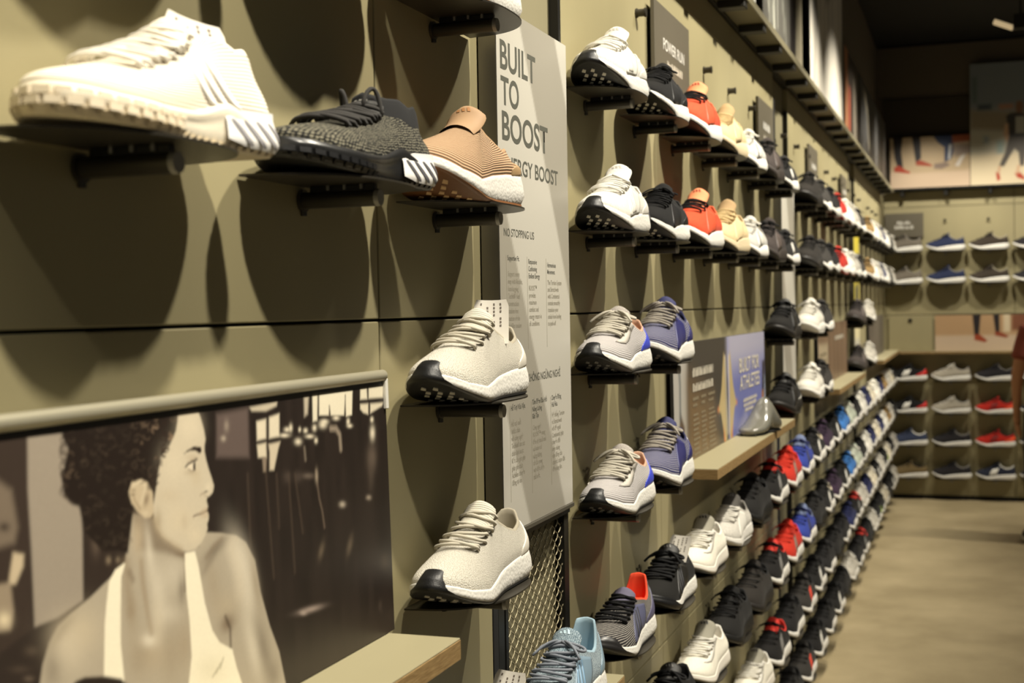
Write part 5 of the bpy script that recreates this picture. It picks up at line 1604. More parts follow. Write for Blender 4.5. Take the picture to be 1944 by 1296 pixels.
(276.6,232.9)],0.85,(70,58,47),0.66,0.75),('S',[(299.9,238.5),(298.6,239.0),(298.0,239.8),(298.4,240.4),(299.5,240.7),
(300.9,240.6)],0.6,(59,49,40),0.67,0.75),('S',[(264.3,274.4),(266.3,274.3),(268.1,273.7),(269.0,272.7),(268.8,271.7),
(267.4,271.1)],0.55,(88,73,59),0.64,0.75),('S',[(260.8,264.3),(258.9,264.0),(256.8,264.1),(254.9,264.7),(253.4,265.7),
(252.8,266.8)],1.06,(112,94,76),0.63,0.75),('S',[(386.7,298.6),(385.8,297.8),(383.8,297.7),(382.0,298.3),(381.6,299.3),
(382.8,300.0)],1.38,(110,92,74),0.75,0.75),('S',[(345.3,291.0),(345.9,289.3),(344.1,287.9),(340.8,287.4),(337.3,288.1),
(335.1,289.7)],1.11,(56,47,38),0.71,0.75),('S',[(346.1,223.7),(345.0,223.2),(343.4,223.1),(341.8,223.4),(340.3,223.9),
(339.3,224.7)],1.06,(69,57,46),0.71,0.75),('S',[(270.8,299.3),(268.8,298.8),(266.3,298.9),(264.0,299.6),(262.5,300.7),
(262.2,302.0)],1.17,(69,57,46),0.64,0.75),('S',[(323.4,222.0),(326.7,220.7),(328.2,218.8),(327.2,217.1),(324.1,216.5),
(320.3,217.1)],0.66,(56,47,38),0.7,0.75),('S',[(362.2,292.8),(364.8,293.8),(368.4,293.7),(371.5,292.6),(372.9,290.9),
(371.9,289.3)],1.13,(97,81,65),0.74,0.75),('S',[(333.1,264.1),(332.5,264.8),(332.7,265.4),(333.6,265.9),(334.8,266.0),
(336.2,265.8)],1.06,(62,52,42),0.71,0.75),('S',[(264.3,299.5),(261.1,300.5),(259.6,302.3),(260.5,304.0),(263.5,304.8),
(267.0,304.4)],0.97,(50,42,34),0.64,0.75),('S',[(314.3,275.7),(313.7,275.1),(312.5,274.9),(311.1,275.0),(310.0,275.5),
(309.5,276.2)],0.79,(63,52,42),0.68,0.75),('S',[(323.5,199.4),(322.6,200.4),(322.9,201.3),(324.4,201.7),(326.4,201.3),
(327.8,200.5)],0.63,(62,52,42),0.7,0.75),('S',[(289.5,305.0),(290.5,304.3),(290.8,303.5),(290.5,302.7),(289.5,302.2),
(288.2,301.8)],0.65,(56,47,38),0.66,0.75),('S',[(292.6,263.2),(290.6,265.3),(291.9,267.2),(295.7,267.8),(299.7,266.7),
(301.5,264.5)],1.22,(52,43,35),0.67,0.75),('S',[(301.6,292.3),(300.7,292.2),(299.7,292.2),(298.8,292.5),(298.2,293.0),
(298.0,293.5)],0.58,(66,55,44),0.67,0.75),('S',[(352.3,306.1),(354.2,306.2),(356.1,305.8),(357.6,305.1),(358.5,304.2),
(358.5,303.3)],1.0,(66,55,44),0.73,0.75),('S',[(369.3,298.6),(367.5,297.9),(365.1,298.0),(363.1,298.7),(362.3,299.8),
(363.0,300.9)],0.67,(91,76,61),0.74,0.75),('S',[(360.7,248.4),(362.0,247.4),(362.1,246.3),(361.0,245.5),(359.1,245.2),
(356.8,245.5)],0.96,(72,60,48),0.73,0.75),('S',[(342.6,228.7),(344.3,228.4),(345.5,227.6),(345.6,226.8),(344.4,226.3),
(342.7,226.4)],1.23,(52,43,35),0.72,0.75),('S',[(281.2,273.1),(279.9,274.0),(279.8,275.1),(281.1,275.8),(283.1,275.9),
(285.0,275.2)],1.09,(62,52,42),0.66,0.75),('S',[(327.3,226.8),(328.9,227.3),(331.1,227.2),(333.2,226.7),(334.9,225.8),
(335.7,224.7)],1.19,(59,49,40),0.7,0.75),('S',[(285.2,282.4),(285.6,281.4),(285.0,280.5),(283.7,279.9),(281.8,279.7),
(279.9,279.9)],0.58,(64,53,43),0.66,0.75),('S',[(346.7,241.9),(347.8,241.5),(348.6,241.0),(348.9,240.4),(348.7,239.8),
(348.0,239.4)],0.69,(64,53,43),0.72,0.75),('S',[(288.3,302.0),(287.8,300.8),(286.1,300.0),(283.8,299.9),(281.5,300.5),
(280.1,301.6)],0.65,(45,37,30),0.66,0.75),('S',[(296.9,285.0),(300.0,285.4),(303.1,284.5),(304.2,282.7),(302.5,281.4),
(299.2,281.3)],0.75,(62,52,42),0.67,0.75),('S',[(351.4,262.0),(352.7,261.2),(353.2,260.3),(352.7,259.5),(351.4,259.0),
(349.6,258.9)],1.1,(72,60,48),0.72,0.75),('S',[(283.6,230.0),(284.9,229.7),(285.9,229.2),(286.4,228.6),(286.4,227.9),
(285.9,227.4)],1.02,(57,47,38),0.66,0.75),('S',[(366.3,243.1),(367.7,243.8),(369.7,244.1),(372.0,243.9),(374.1,243.2),
(375.6,242.3)],0.67,(64,53,43),0.74,0.75),('S',[(354.0,261.6),(352.3,262.4),(351.3,263.4),(351.2,264.4),(352.0,265.3),
(353.6,265.8)],0.84,(70,58,47),0.72,0.75),('S',[(263.4,265.0),(262.7,266.2),(263.1,267.3),(264.7,267.9),(266.8,268.0),
(268.9,267.4)],0.65,(112,94,76),0.64,0.75),('S',[(254.2,257.5),(255.3,257.8),(256.8,257.8),(258.1,257.3),(258.9,256.5),
(258.8,255.8)],0.6,(98,82,66),0.63,0.75),('S',[(334.8,212.7),(334.0,212.0),(332.5,211.6),(330.7,211.8),(329.0,212.4),
(327.9,213.3)],1.01,(59,49,40),0.7,0.75),('S',[(364.2,265.5),(361.9,264.8),(358.9,265.0),(356.2,265.9),(354.8,267.3),
(355.1,268.7)],1.06,(75,63,51),0.73,0.75),('S',[(330.7,301.8),(331.2,302.4),(332.2,302.7),(333.5,302.8),(334.9,302.5),
(335.9,302.0)],1.12,(52,43,35),0.7,0.75),('S',[(266.7,268.2),(264.7,269.1),(263.7,270.4),(263.9,271.7),(265.3,272.6),
(267.4,273.0)],0.55,(105,88,71),0.64,0.75),('S',[(367.5,296.8),(367.1,295.7),(365.2,295.1),(362.8,295.3),(361.0,296.2),
(360.7,297.4)],0.92,(106,89,72),0.73,0.75),('S',[(298.8,237.4),(300.4,237.5),(302.1,237.1),(303.3,236.3),(303.5,235.4),
(302.7,234.7)],0.59,(68,57,46),0.68,0.75),('S',[(259.6,279.4),(259.1,281.3),(261.1,282.7),(264.6,282.9),(267.8,281.7),
(269.0,279.8)],1.1,(93,78,63),0.64,0.75),('S',[(290.8,244.2),(292.6,243.9),(294.1,243.2),(295.1,242.3),(295.4,241.4),
(294.8,240.6)],0.83,(69,57,46),0.67,0.75),('S',[(300.5,224.5),(302.5,225.5),(305.6,225.4),(308.4,224.3),(309.7,222.7),
(308.9,221.2)],1.2,(47,39,31),0.68,0.75),('S',[(371.6,239.7),(369.7,240.1),(368.2,240.9),(367.5,241.8),(367.8,242.7),
(369.0,243.3)],1.1,(57,47,38),0.74,0.75),('S',[(306.2,199.4),(303.2,200.8),(302.4,202.6),(304.3,203.8),(307.7,203.7),
(310.7,202.3)],0.91,(49,41,33),0.68,0.75),('S',[(353.1,250.8),(352.9,249.4),(350.9,248.6),(347.9,248.8),(345.7,250.0),
(345.2,251.4)],1.01,(70,58,47),0.72,0.75),('S',[(292.8,276.8),(296.1,276.7),(298.8,275.5),(299.6,273.7),(298.1,272.4),
(294.9,272.1)],0.87,(48,40,32),0.67,0.75),('S',[(411.1,281.4),(409.2,280.5),(406.2,280.4),(403.6,281.3),(402.6,282.7),
(403.7,283.9)],0.87,(136,114,92),0.78,0.75),('S',[(285.7,243.6),(286.3,244.1),(287.4,244.3),(288.6,244.1),(289.6,243.5),
(289.9,242.9)],1.2,(67,56,45),0.66,0.75),('S',[(306.8,298.4),(307.4,299.5),(309.1,300.1),(311.5,300.0),(313.4,299.3),
(314.3,298.1)],0.74,(69,57,46),0.68,0.75),('S',[(349.1,237.6),(347.3,236.9),(344.8,236.9),(342.3,237.6),(340.6,238.7),
(340.3,240.0)],0.61,(55,46,37),0.72,0.75),('S',[(332.1,200.9),(334.1,202.0),(337.5,201.9),(340.6,200.6),(341.7,198.8),
(340.2,197.5)],0.76,(68,57,46),0.71,0.75),('S',[(300.0,275.0),(302.6,273.8),(303.5,272.2),(302.5,270.8),(299.9,270.1),
(296.8,270.4)],0.91,(56,47,38),0.67,0.75),('S',[(278.1,273.5),(281.2,274.1),(284.6,273.4),(286.7,271.8),(286.4,270.0),
(284.0,269.0)],1.07,(72,60,48),0.66,0.75),('S',[(374.9,304.1),(375.8,303.4),(375.7,302.6),(374.7,302.1),(373.1,301.9),
(371.6,302.3)],0.63,(97,81,65),0.75,0.75),('S',[(300.7,222.2),(304.1,222.4),(307.7,221.3),(309.6,219.5),(308.9,217.7),
(305.9,217.0)],0.63,(64,53,43),0.68,0.75),('S',[(303.5,296.1),(301.0,296.3),(299.1,297.3),(298.8,298.6),(300.2,299.5),
(302.7,299.7)],1.12,(59,49,40),0.67,0.75),('S',[(291.8,220.3),(292.0,221.8),(294.1,222.5),(297.0,222.0),(299.0,220.6),
(298.9,219.2)],0.95,(60,50,40),0.67,0.75),('S',[(283.9,283.0),(281.9,283.0),(280.2,283.8),(279.9,284.8),(281.2,285.5),
(283.3,285.4)],1.13,(65,54,44),0.66,0.75),('S',[(397.3,271.5),(396.4,270.8),(395.0,270.4),(393.3,270.4),(391.5,270.7),
(390.0,271.2)],0.76,(142,119,96),0.76,0.75),('S',[(316.8,291.6),(318.2,291.2),(319.2,290.6),(319.8,289.9),(319.7,289.1),
(319.1,288.5)],1.0,(45,37,30),0.69,0.75),('S',[(302.9,204.7),(305.8,203.3),(307.0,201.5),(305.8,200.1),(302.8,199.7),
(299.4,200.5)],0.61,(63,52,42),0.68,0.75),('S',[(322.5,299.8),(320.4,299.8),(318.3,300.4),(316.9,301.3),(316.6,302.4),
(317.3,303.4)],0.81,(69,57,46),0.69,0.75),('S',[(355.6,274.2),(356.6,273.2),(356.3,272.2),(354.8,271.7),(352.8,271.7),
(350.9,272.3)],0.69,(90,75,61),0.73,0.75),('S',[(305.1,277.2),(306.9,277.4),(308.8,277.1),(310.4,276.4),(311.0,275.4),
(310.6,274.5)],1.14,(69,57,46),0.68,0.75),('S',[(324.5,248.9),(324.2,249.9),(325.3,250.6),(327.3,250.7),(329.1,250.1),
(330.0,249.1)],1.01,(66,55,44),0.7,0.75),('S',[(298.1,278.8),(296.8,277.6),(294.1,277.4),(291.6,278.3),(290.8,279.8),
(292.2,280.9)],1.15,(66,55,44),0.67,0.75),('S',[(314.3,264.6),(312.2,264.4),(310.1,264.9),(308.8,266.0),(309.0,267.1),
(310.7,267.7)],0.75,(69,57,46),0.68,0.75),('S',[(279.0,235.6),(276.1,236.2),(274.0,237.6),(273.3,239.1),(274.3,240.4),
(276.5,241.1)],1.15,(49,41,33),0.65,0.75),('S',[(354.0,303.6),(352.4,303.4),(350.6,303.6),(349.2,304.2),(348.4,305.0),
(348.6,305.8)],1.01,(80,67,54),0.72,0.75),('S',[(375.3,241.4),(375.6,239.9),(374.0,238.7),(371.0,238.4),(367.9,239.1),
(365.7,240.4)],0.69,(62,52,42),0.74,0.75),('S',[(336.7,227.2),(339.3,225.8),(340.1,224.1),(338.8,222.8),(335.9,222.3),
(332.5,223.0)],0.63,(53,44,36),0.71,0.75),('S',[(318.7,255.5),(317.6,254.7),(315.7,254.3),(313.5,254.6),(311.6,255.3),
(310.5,256.4)],0.68,(48,40,32),0.69,0.75),('S',[(339.3,288.9),(336.0,289.8),(334.2,291.4),(334.6,293.1),(336.9,294.2),
(340.4,294.3)],0.76,(56,47,38),0.71,0.75),('S',[(306.1,257.9),(307.3,258.4),(309.2,258.4),(310.8,257.7),(311.4,256.7),
(310.7,255.9)],1.01,(44,36,29),0.68,0.75),('S',[(270.8,292.6),(270.4,291.4),(268.6,290.7),(266.2,290.8),(264.2,291.6),
(263.3,292.8)],1.06,(66,55,44),0.64,0.75),('S',[(355.2,293.8),(352.9,293.6),(350.6,294.1),(349.1,295.2),(348.9,296.3),
(350.2,297.2)],1.03,(73,61,49),0.72,0.75),('S',[(313.6,238.9),(314.6,240.0),(317.0,240.1),(319.2,239.3),(320.0,238.0),
(318.7,237.1)],0.87,(51,42,34),0.69,0.75),('S',[(370.2,254.0),(369.3,255.1),(369.5,256.2),(370.6,257.1),(372.4,257.5),
(374.7,257.5)],1.26,(80,67,54),0.74,0.75),('S',[(303.1,236.2),(302.7,234.9),(300.8,234.2),(298.1,234.3),(295.6,235.2),
(294.3,236.6)],1.19,(64,53,43),0.67,0.75),('S',[(263.3,262.3),(260.5,263.0),(259.1,264.4),(259.6,265.8),(262.0,266.4),
(264.8,265.9)],1.1,(107,89,72),0.64,0.75),('S',[(292.4,231.8),(291.1,231.6),(289.7,231.9),(288.5,232.5),(288.0,233.2),
(288.2,233.9)],1.15,(45,37,30),0.66,0.75),('S',[(318.7,201.3),(316.2,203.4),(317.0,205.3),(320.6,205.9),(324.8,204.7),
(326.8,202.5)],1.26,(59,49,40),0.69,0.75),('S',[(317.8,292.0),(319.6,291.1),(319.6,289.9),(317.9,289.2),(315.5,289.5),
(314.0,290.5)],0.59,(69,57,46),0.69,0.75),('S',[(373.5,295.7),(371.5,294.9),(368.9,294.7),(366.2,295.2),(364.1,296.2),
(363.0,297.4)],1.2,(101,84,68),0.74,0.75),('S',[(337.9,276.2),(337.4,275.0),(335.6,274.3),(333.1,274.2),(330.7,274.7),
(328.9,275.8)],0.75,(56,47,38),0.71,0.75),('S',[(308.9,299.9),(307.0,299.4),(304.7,299.4),(302.5,299.9),(300.9,300.9),
(300.3,302.0)],1.13,(48,40,32),0.68,0.75),('S',[(298.7,289.9),(298.5,290.5),(299.2,291.1),(300.4,291.2),(301.7,291.0),
(302.5,290.4)],1.22,(54,45,36),0.67,0.75),('S',[(365.1,258.2),(363.3,258.5),(361.8,259.1),(361.0,260.0),(361.0,260.9),
(361.8,261.6)],0.74,(77,64,52),0.73,0.75),('S',[(329.9,276.2),(330.8,276.7),(332.2,276.8),(333.7,276.5),(334.8,275.9),
(335.2,275.2)],1.13,(62,52,42),0.7,0.75),('S',[(267.2,294.1),(269.5,293.6),(271.3,292.6),(272.2,291.4),(272.0,290.2),
(270.7,289.2)],0.56,(59,49,40),0.65,0.75),('S',[(306.4,278.7),(302.9,279.9),(301.6,281.9),(303.3,283.6),(306.9,284.0),
(310.7,283.0)],0.78,(65,54,44),0.68,0.75),('S',[(356.7,299.6),(357.5,299.0),(357.7,298.4),(357.2,297.8),(356.2,297.4),
(354.8,297.3)],0.94,(77,64,52),0.73,0.75),('S',[(334.1,265.0),(334.6,265.5),(335.6,265.8),(336.9,265.9),(338.1,265.7),
(339.2,265.2)],1.21,(51,42,34),0.71,0.75),('S',[(388.3,291.6),(386.1,290.5),(382.6,290.6),(380.2,292.0),(380.3,293.6),
(383.0,294.4)],0.7,(123,103,83),0.75,0.75),('S',[(329.6,250.9),(330.7,251.7),(332.6,251.9),(334.6,251.6),(336.2,250.7),
(336.8,249.7)],0.65,(59,49,40),0.71,0.75),('S',[(369.8,240.6),(369.5,241.1),(369.3,241.6),(369.4,242.1),(369.6,242.6),
(370.1,243.0)],1.23,(46,34,28),0.74,0.85),('S',[(376.7,242.6),(374.2,243.2),(372.5,244.6),(372.3,246.1),(373.7,247.2),
(376.1,247.6)],1.24,(46,34,28),0.74,0.85),('S',[(383.9,242.7),(379.9,241.5),(375.3,242.6),(372.9,245.3),(374.3,247.8),
(378.6,248.6)],1.25,(46,34,28),0.75,0.85),('S',[(379.1,247.9),(378.5,248.7),(378.5,249.4),(378.9,250.1),(379.8,250.6),
(381.0,250.9)],1.25,(46,34,28),0.75,0.85),('S',[(386.6,250.1),(384.5,248.6),(381.0,248.8),(378.8,250.6),(379.5,252.5),
(382.7,253.1)],1.25,(46,34,28),0.75,0.85),('S',[(379.7,251.7),(378.6,252.5),(377.9,253.4),(377.6,254.4),(377.9,255.2),
(378.7,256.0)],1.25,(46,34,28),0.75,0.85),('S',[(381.9,253.1),(379.9,254.3),(379.0,255.9),(379.7,257.4),(381.7,258.3),
(384.4,258.3)],1.25,(46,34,28),0.75,0.85),('S',[(385.2,256.1),(383.8,257.5),(383.8,258.9),(385.2,260.0),(387.6,260.3),
(390.0,259.8)],1.26,(46,34,28),0.76,0.85),('S',[(390.6,257.6),(387.6,257.8),(385.5,259.3),(385.6,261.0),(387.9,261.9),
(390.9,261.5)],1.26,(46,34,28),0.76,0.85),('S',[(383.4,262.1),(382.9,262.9),(382.8,263.7),(383.2,264.4),(383.8,265.0),
(384.8,265.5)],1.26,(46,34,28),0.75,0.85),('S',[(393.1,263.9),(390.9,265.0),(390.2,266.5),(391.3,267.8),(393.6,268.3),
(396.2,267.8)],1.27,(46,34,28),0.76,0.85),('S',[(395.6,264.5),(392.6,265.4),(390.9,267.1),(391.3,268.9),(393.5,270.1),
(396.7,270.0)],1.27,(46,34,28),0.76,0.85),('S',[(396.3,264.5),(392.9,265.2),(390.5,266.9),(389.8,268.9),(391.1,270.6),
(394.0,271.5)],1.27,(46,34,28),0.76,0.85),('S',[(398.1,271.7),(394.9,270.8),(391.5,271.9),(390.7,274.1),(393.3,275.4),
(397.0,274.9)],1.27,(46,34,28),0.76,0.85),('S',[(402.2,270.1),(399.4,268.2),(394.9,268.1),(391.1,269.8),(389.7,272.4),
(391.6,274.6)],1.28,(46,34,28),0.77,0.85),('S',[(401.9,271.0),(398.9,270.9),(396.3,271.8),(395.0,273.5),(395.7,275.1),
(398.0,276.0)],1.28,(46,34,28),0.77,0.85),('S',[(400.3,277.2),(398.3,277.7),(396.8,278.7),(396.3,279.9),(396.9,281.0),
(398.4,281.8)],1.28,(46,34,28),0.77,0.85),('S',[(401.0,280.2),(398.0,278.2),(393.2,278.5),(390.2,280.9),(391.2,283.5),
(395.5,284.5)],1.28,(46,34,28),0.77,0.85),('S',[(400.8,283.0),(398.1,281.8),(394.6,282.8),(394.5,285.0),(397.7,285.8),
(400.7,284.3)],1.28,(46,34,28),0.77,0.85),('S',[(404.3,282.9),(402.3,282.1),(399.7,282.2),(397.5,283.2),(396.8,284.7),
(397.6,286.1)],1.28,(46,34,28),0.77,0.85),('S',[(400.3,285.3),(397.3,285.1),(394.4,285.9),(392.5,287.4),(392.4,289.2),
(393.9,290.7)],1.28,(46,34,28),0.77,0.85),('S',[(392.5,289.5),(390.9,291.6),(391.7,293.8),(394.8,294.9),(398.7,294.7),
(401.7,293.0)],1.28,(46,34,28),0.77,0.85),('S',[(397.4,293.0),(396.9,293.5),(396.7,294.1),(396.7,294.7),(396.9,295.2),
(397.3,295.7)],1.28,(46,34,28),0.77,0.85),('S',[(396.7,292.6),(396.3,293.2),(396.2,293.8),(396.3,294.4),(396.8,294.9),
(397.5,295.2)],1.28,(46,34,28),0.77,0.85),('S',[(392.7,297.0),(392.6,298.4),(393.7,299.6),(395.7,300.2),(398.1,300.1),
(400.2,299.3)],1.28,(46,34,28),0.77,0.85),('S',[(401.9,298.8),(398.8,299.2),(397.4,300.9),(398.6,302.4),(401.6,302.6),
(403.9,301.4)],1.28,(46,34,28),0.77,0.85),('S',[(259.6,281.1),(255.6,281.6),(252.8,283.7),(252.8,286.3),(255.6,288.0),
(259.6,287.8)],1.05,(44,34,28),0.74,0.8),('S',[(257.8,262.9),(254.9,263.2),(253.0,264.8),(253.0,266.6),(254.9,267.7),
(257.8,267.6)],1.05,(44,34,28),0.74,0.8),('S',[(257.6,263.0),(255.1,263.3),(253.5,264.6),(253.5,266.2),(255.1,267.2),
(257.6,267.0)],1.05,(44,34,28),0.74,0.8),('S',[(258.2,273.5),(256.0,273.8),(254.4,274.9),(254.4,276.4),(256.0,277.3),
(258.2,277.2)],1.05,(44,34,28),0.74,0.8),('S',[(259.3,277.4),(255.3,277.9),(252.5,280.0),(252.6,282.6),(255.3,284.3),
(259.4,284.1)],1.05,(44,34,28),0.74,0.8),('S',[(258.8,268.4),(254.6,269.0),(251.7,271.2),(251.7,274.0),(254.6,275.7),
(258.8,275.5)],1.05,(44,34,28),0.74,0.8),('S',[(258.1,262.5),(254.5,263.0),(252.0,264.9),(252.0,267.3),(254.5,268.8),
(258.2,268.6)],1.05,(44,34,28),0.74,0.8),('S',[(259.6,281.4),(255.5,281.9),(252.7,284.0),(252.7,286.7),(255.6,288.4),
(259.7,288.2)],1.05,(44,34,28),0.74,0.8),('S',[(259.6,284.4),(256.0,284.8),(253.5,286.7),(253.5,289.1),(256.0,290.6),
(259.6,290.5)],1.06,(44,34,28),0.74,0.8),('S',[(257.1,259.3),(255.1,259.6),(253.6,260.7),(253.6,262.1),(255.1,262.9),
(257.2,262.8)],1.05,(44,34,28),0.74,0.8),('S',[(258.1,263.7),(254.7,264.2),(252.4,266.0),(252.5,268.1),(254.7,269.5),
(258.1,269.3)],1.05,(44,34,28),0.74,0.8),('S',[(257.2,251.7),(254.0,252.2),(251.8,253.9),(251.8,256.0),(254.0,257.3),
(257.2,257.1)],1.05,(44,34,28),0.74,0.8),('S',[(257.2,248.6),(253.5,249.2),(250.9,251.2),(250.9,253.7),(253.5,255.2),
(257.3,254.9)],1.05,(44,34,28),0.74,0.8),('S',[(259.9,289.8),(256.4,290.2),(254.0,292.0),(254.0,294.3),(256.4,295.8),
(259.9,295.7)],1.06,(44,34,28),0.74,0.8)]


def run_ops(P, ops):
    for o in ops:
        if o[0] == 'P':
            P.poly(np.array(o[1]) / 1000, o[2], max(.0008, o[3] / 1000), o[4])
        elif o[0] == 'S':
            P.stroke(np.array(o[1]) / 1000, o[2] / 1000, o[3], max(.0006, o[4] / 1000), o[5])
        else:
            P.blob((o[1][0] / 1000, o[1][1] / 1000), (max(.001, o[2][0] / 1000), max(.001, o[2][1] / 1000)), o[3], o[4], o[5])
    return P


PRINT = print_mat('photo_print', .40)
BOARD = mat('photo_board_back', (40, 38, 35), .7)


def wall_photo(name, label, P, loc, tilt=0.0, back=False, rail_=False, cat='photo panel'):
    root = bpy.data.objects.new(name, None)
    COL.objects.link(root)
    root.location = loc
    root.rotation_euler = (0, -tilt, 0) if not back else (tilt, 0, 0)
    if back:
        link('board', MB().box(0, P.w, .0006, .008, 0, P.h).build('board', BOARD), root)
        link('printed_sheet', P.mesh('printed_sheet', PRINT), root, (0, 0, 0), ROT_BACK)
    else:
        link('board', MB().box(-.008, -.0006, 0, P.w, 0, P.h).build('board', BOARD), root)
        link('printed_sheet', P.mesh('printed_sheet', PRINT), root, (0, 0, 0), ROT_LEFT)
    if rail_:
        B = MB().cyl((-.001, -.02, P.h + .0060), (-.001, P.w - .004, P.h + .0060), .0070, n=28)
        link('top_rail', auto_smooth(B.build('top_rail', RAIL)), root)
        link('rail_clip', MB().box(-.004, .004, P.w - .006, P.w + .001, P.h - .035, P.h + .002, .001).build('rail_clip', P_WHITE), root)
    tag(root, label, cat)
    return root


P1 = Print(.867, .306, 620, 219, (38, 30, 26))
n_ = P1.noise(.012, .05, 1, 3)
P1.C *= (.75 + .5 * n_)[..., None]
run_ops(P1, PORTRAIT)
P1.poly([(-.1, .300), (.9, .300), (.9, .32), (-.1, .32)], (20, 16, 14), .003)  # shade under the top rail, painted into the print as a dark band
P1.grain(.06, 2)
wall_photo('portrait_photo', 'wide black and white portrait of a curly-haired woman in a tank top', P1, (.024, .62, 1.217), .022, rail_=True)

# second photo: dark text half with mirrored tan shoes, blue half with white words
P2 = Print(1.452, .298, 420, 110, (66, 62, 56))
P2.poly([(-.1, -.1), (.14, -.1), (.17, .4), (-.1, .4)], (176, 172, 164), .03)
P2.poly([(.16, -.05), (.60, -.05), (.50, .13), (.16, .20)], (116, 94, 66), .08)
P2.poly([(.02, .02), (.10, .0), (.12, .09), (.07, .13), (.05, .07)], (90, 74, 60), .012)
P2.stroke([(.05, .30), (.075, .20), (.07, .12)], .016, (84, 92, 96), .012)
P2.poly([(.735, -.1), (1.6, -.1), (1.6, .4), (.735, .4)], (112, 118, 176), .006)
P2.poly([(.735, .20), (1.6, .22), (1.6, .4), (.735, .4)], (172, 170, 190), .06)
P2.stroke([(1.05, .05), (.85, -.02)], .03, (150, 152, 190), .02)
for sg in (-1, 1):
    cx = .728
    pts = [(.052, .255), (.036, .24), (.034, .13), (.026, .0), (.062, .0), (.088, .05), (.112, .085), (.152, .095), (.118, .125), (.092, .16), (.070, .21)]
    P2.poly([(cx + sg * u, v) for u, v in pts], (190, 170, 122), .008)
    P2.poly([(cx + sg * u, v) for u, v in ((.045, .0), (.075, .05), (.07, -.01))], (196, 122, 70), .008)
    P2.blob((cx + sg * .150, .098), (.014, .010), (214, 130, 76), .8)
    P2.stroke([(cx + sg * .028, .24), (cx + sg * .02, .10), (cx + sg * .014, .02)], .010, (222, 214, 196), .006)
P2.poly([(1.37, .03), (1.42, .03), (1.45, .20), (1.40, .20)], (48, 42, 40), .012)
P2.poly([(1.36, .02), (1.41, .02), (1.42, .10), (1.38, .10)], (168, 116, 66), .012)
P2.poly([(1.425, -.01), (1.46, -.01), (1.46, .15), (1.44, .15)], (170, 182, 206), .01)
ph2 = wall_photo('text_photo', 'wide photo panel, dark with tan shoes at one end and blue at the other', P2, (.022, 3.12, 1.217), .01)
TXT = mat('print_pale', (214, 206, 188), .6)
TXT2 = mat('print_dim', (146, 134, 110), .6)


def pp(x, z):
    return (.0012, x, z)


fit_text(ph2, 'BUILT', .937, .183, .210, .043, TXT, .012, pos=pp)
fit_text(ph2, 'FOR', 1.182, .183, .140, .043, TXT, .012, pos=pp)
fit_text(ph2, 'ATHLETES', .939, .128, .388, .043, TXT, .012, pos=pp)


def text_bars(parent, x, z, width, height, m, pos, seed=0, rot=ROT_LEFT, gap=.16):
    """a line of writing too small to read: word-length runs of upright strokes"""
    r = random.Random(seed)
    B = MB()
    u = 0.0
    st_ = height * .34
    while u < width:
        run = r.randint(3, 8)
        for _ in range(run):
            if u + st_ > width:
                break
            hh = height * r.choice((1, 1, .72))
            B.box(u, u + st_ * .62, 0, hh, 0, .0002)
            u += st_
        u += st_ * .8
    me = B.build('small_print', m)
    o = link('small_print', me, parent, pos(x, z), rot)
    o['kind'] = 'stuff'
    return o


text_bars(ph2, .224, .208, .288, .022, TXT, pp, 1)
text_bars(ph2, .224, .170, .282, .021, TXT, pp, 2)
for c, (x0, w_) in enumerate(((.222, .085), (.330, .075), (.430, .105))):
    for k in range(2):
        text_bars(ph2, x0, .148 - k * .016, w_ * (.9 - .2 * k), .008, TXT2, pp, 10 + c * 20 + k)
    for k in range(9 if c != 2 else 10):
        text_bars(ph2, x0, .108 - k * .0125, w_ * (.75 + .25 * ((k * 7) % 3) / 2), .006, TXT2, pp, 14 + c * 20 + k)
for k, (w_, x0) in enumerate(((.27, .995), (.25, .998), (.16, 1.02))):
    text_bars(ph2, x0, .088 - k * .0155, w_, .011, TXT, pp, 80 + k)

# third photo: brown panel
P3 = Print(1.45, .292, 160, 60, (118, 96, 76))
P3.C *= (.65 + .7 * P3.noise(.09, .5, 1, 8))[..., None]
P3.poly([(0, 0), (.42, 0), (.42, .19), (0, .2)], (170, 156, 130), .02)
ph3 = wall_photo('brown_photo', 'dim brown photo panel standing on a ledge past the narrow pale sign', P3, (.022, 6.22, 1.217), .01)
for k in range(2):
    text_bars(ph3, .75, .20 - k * .0, .50, .022, TXT, pp, 120 + k)
for k in range(4):
    text_bars(ph3, .06, .14 - k * .033, .30, .018, TXT2, pp, 130 + k)
P4 = Print(1.5, .292, 60, 30, (92, 86, 80))
P4.C *= (.6 + .8 * P4.noise(.12, .3, 1, 9))[..., None]
wall_photo('grey_photo', 'dim grey photo panel on the last ledge of the shelf wall', P4, (.022, 9.32, 1.217), .01)

# banners standing on the long shelf
def banner(y0, y1, h, base, label, seed, fn):
    P = Print(y1 - y0, h, 90, 70, base)
    fn(P, np.random.RandomState(seed))
    wall_photo('banner', label, P, (.085, y0, 2.4875), .0, cat='banner')


def b_pale(P, r):
    P.C *= (.8 + .4 * P.noise(.3, .4, 1, 4))[..., None]


def b_silver(P, r):
    for _ in range(120):
        u, v = r.rand() * P.w * .62, r.rand() * P.h
        P.stroke([(u, v), (u + r.uniform(-.03, .03), v + r.uniform(.05, .16))], r.uniform(.01, .03), (lambda g_: (g_, g_, int(g_ * .93)))(int(r.uniform(90, 205))), .01, .8)
    P.poly([(.66, -.1), (.86, -.1), (.92, 1.2), (.62, 1.2)], (40, 36, 34), .03)
    P.poly([(.80, -.1), (1.1, -.1), (1.1, 1.2), (.9, 1.2)], (150, 142, 120), .02)


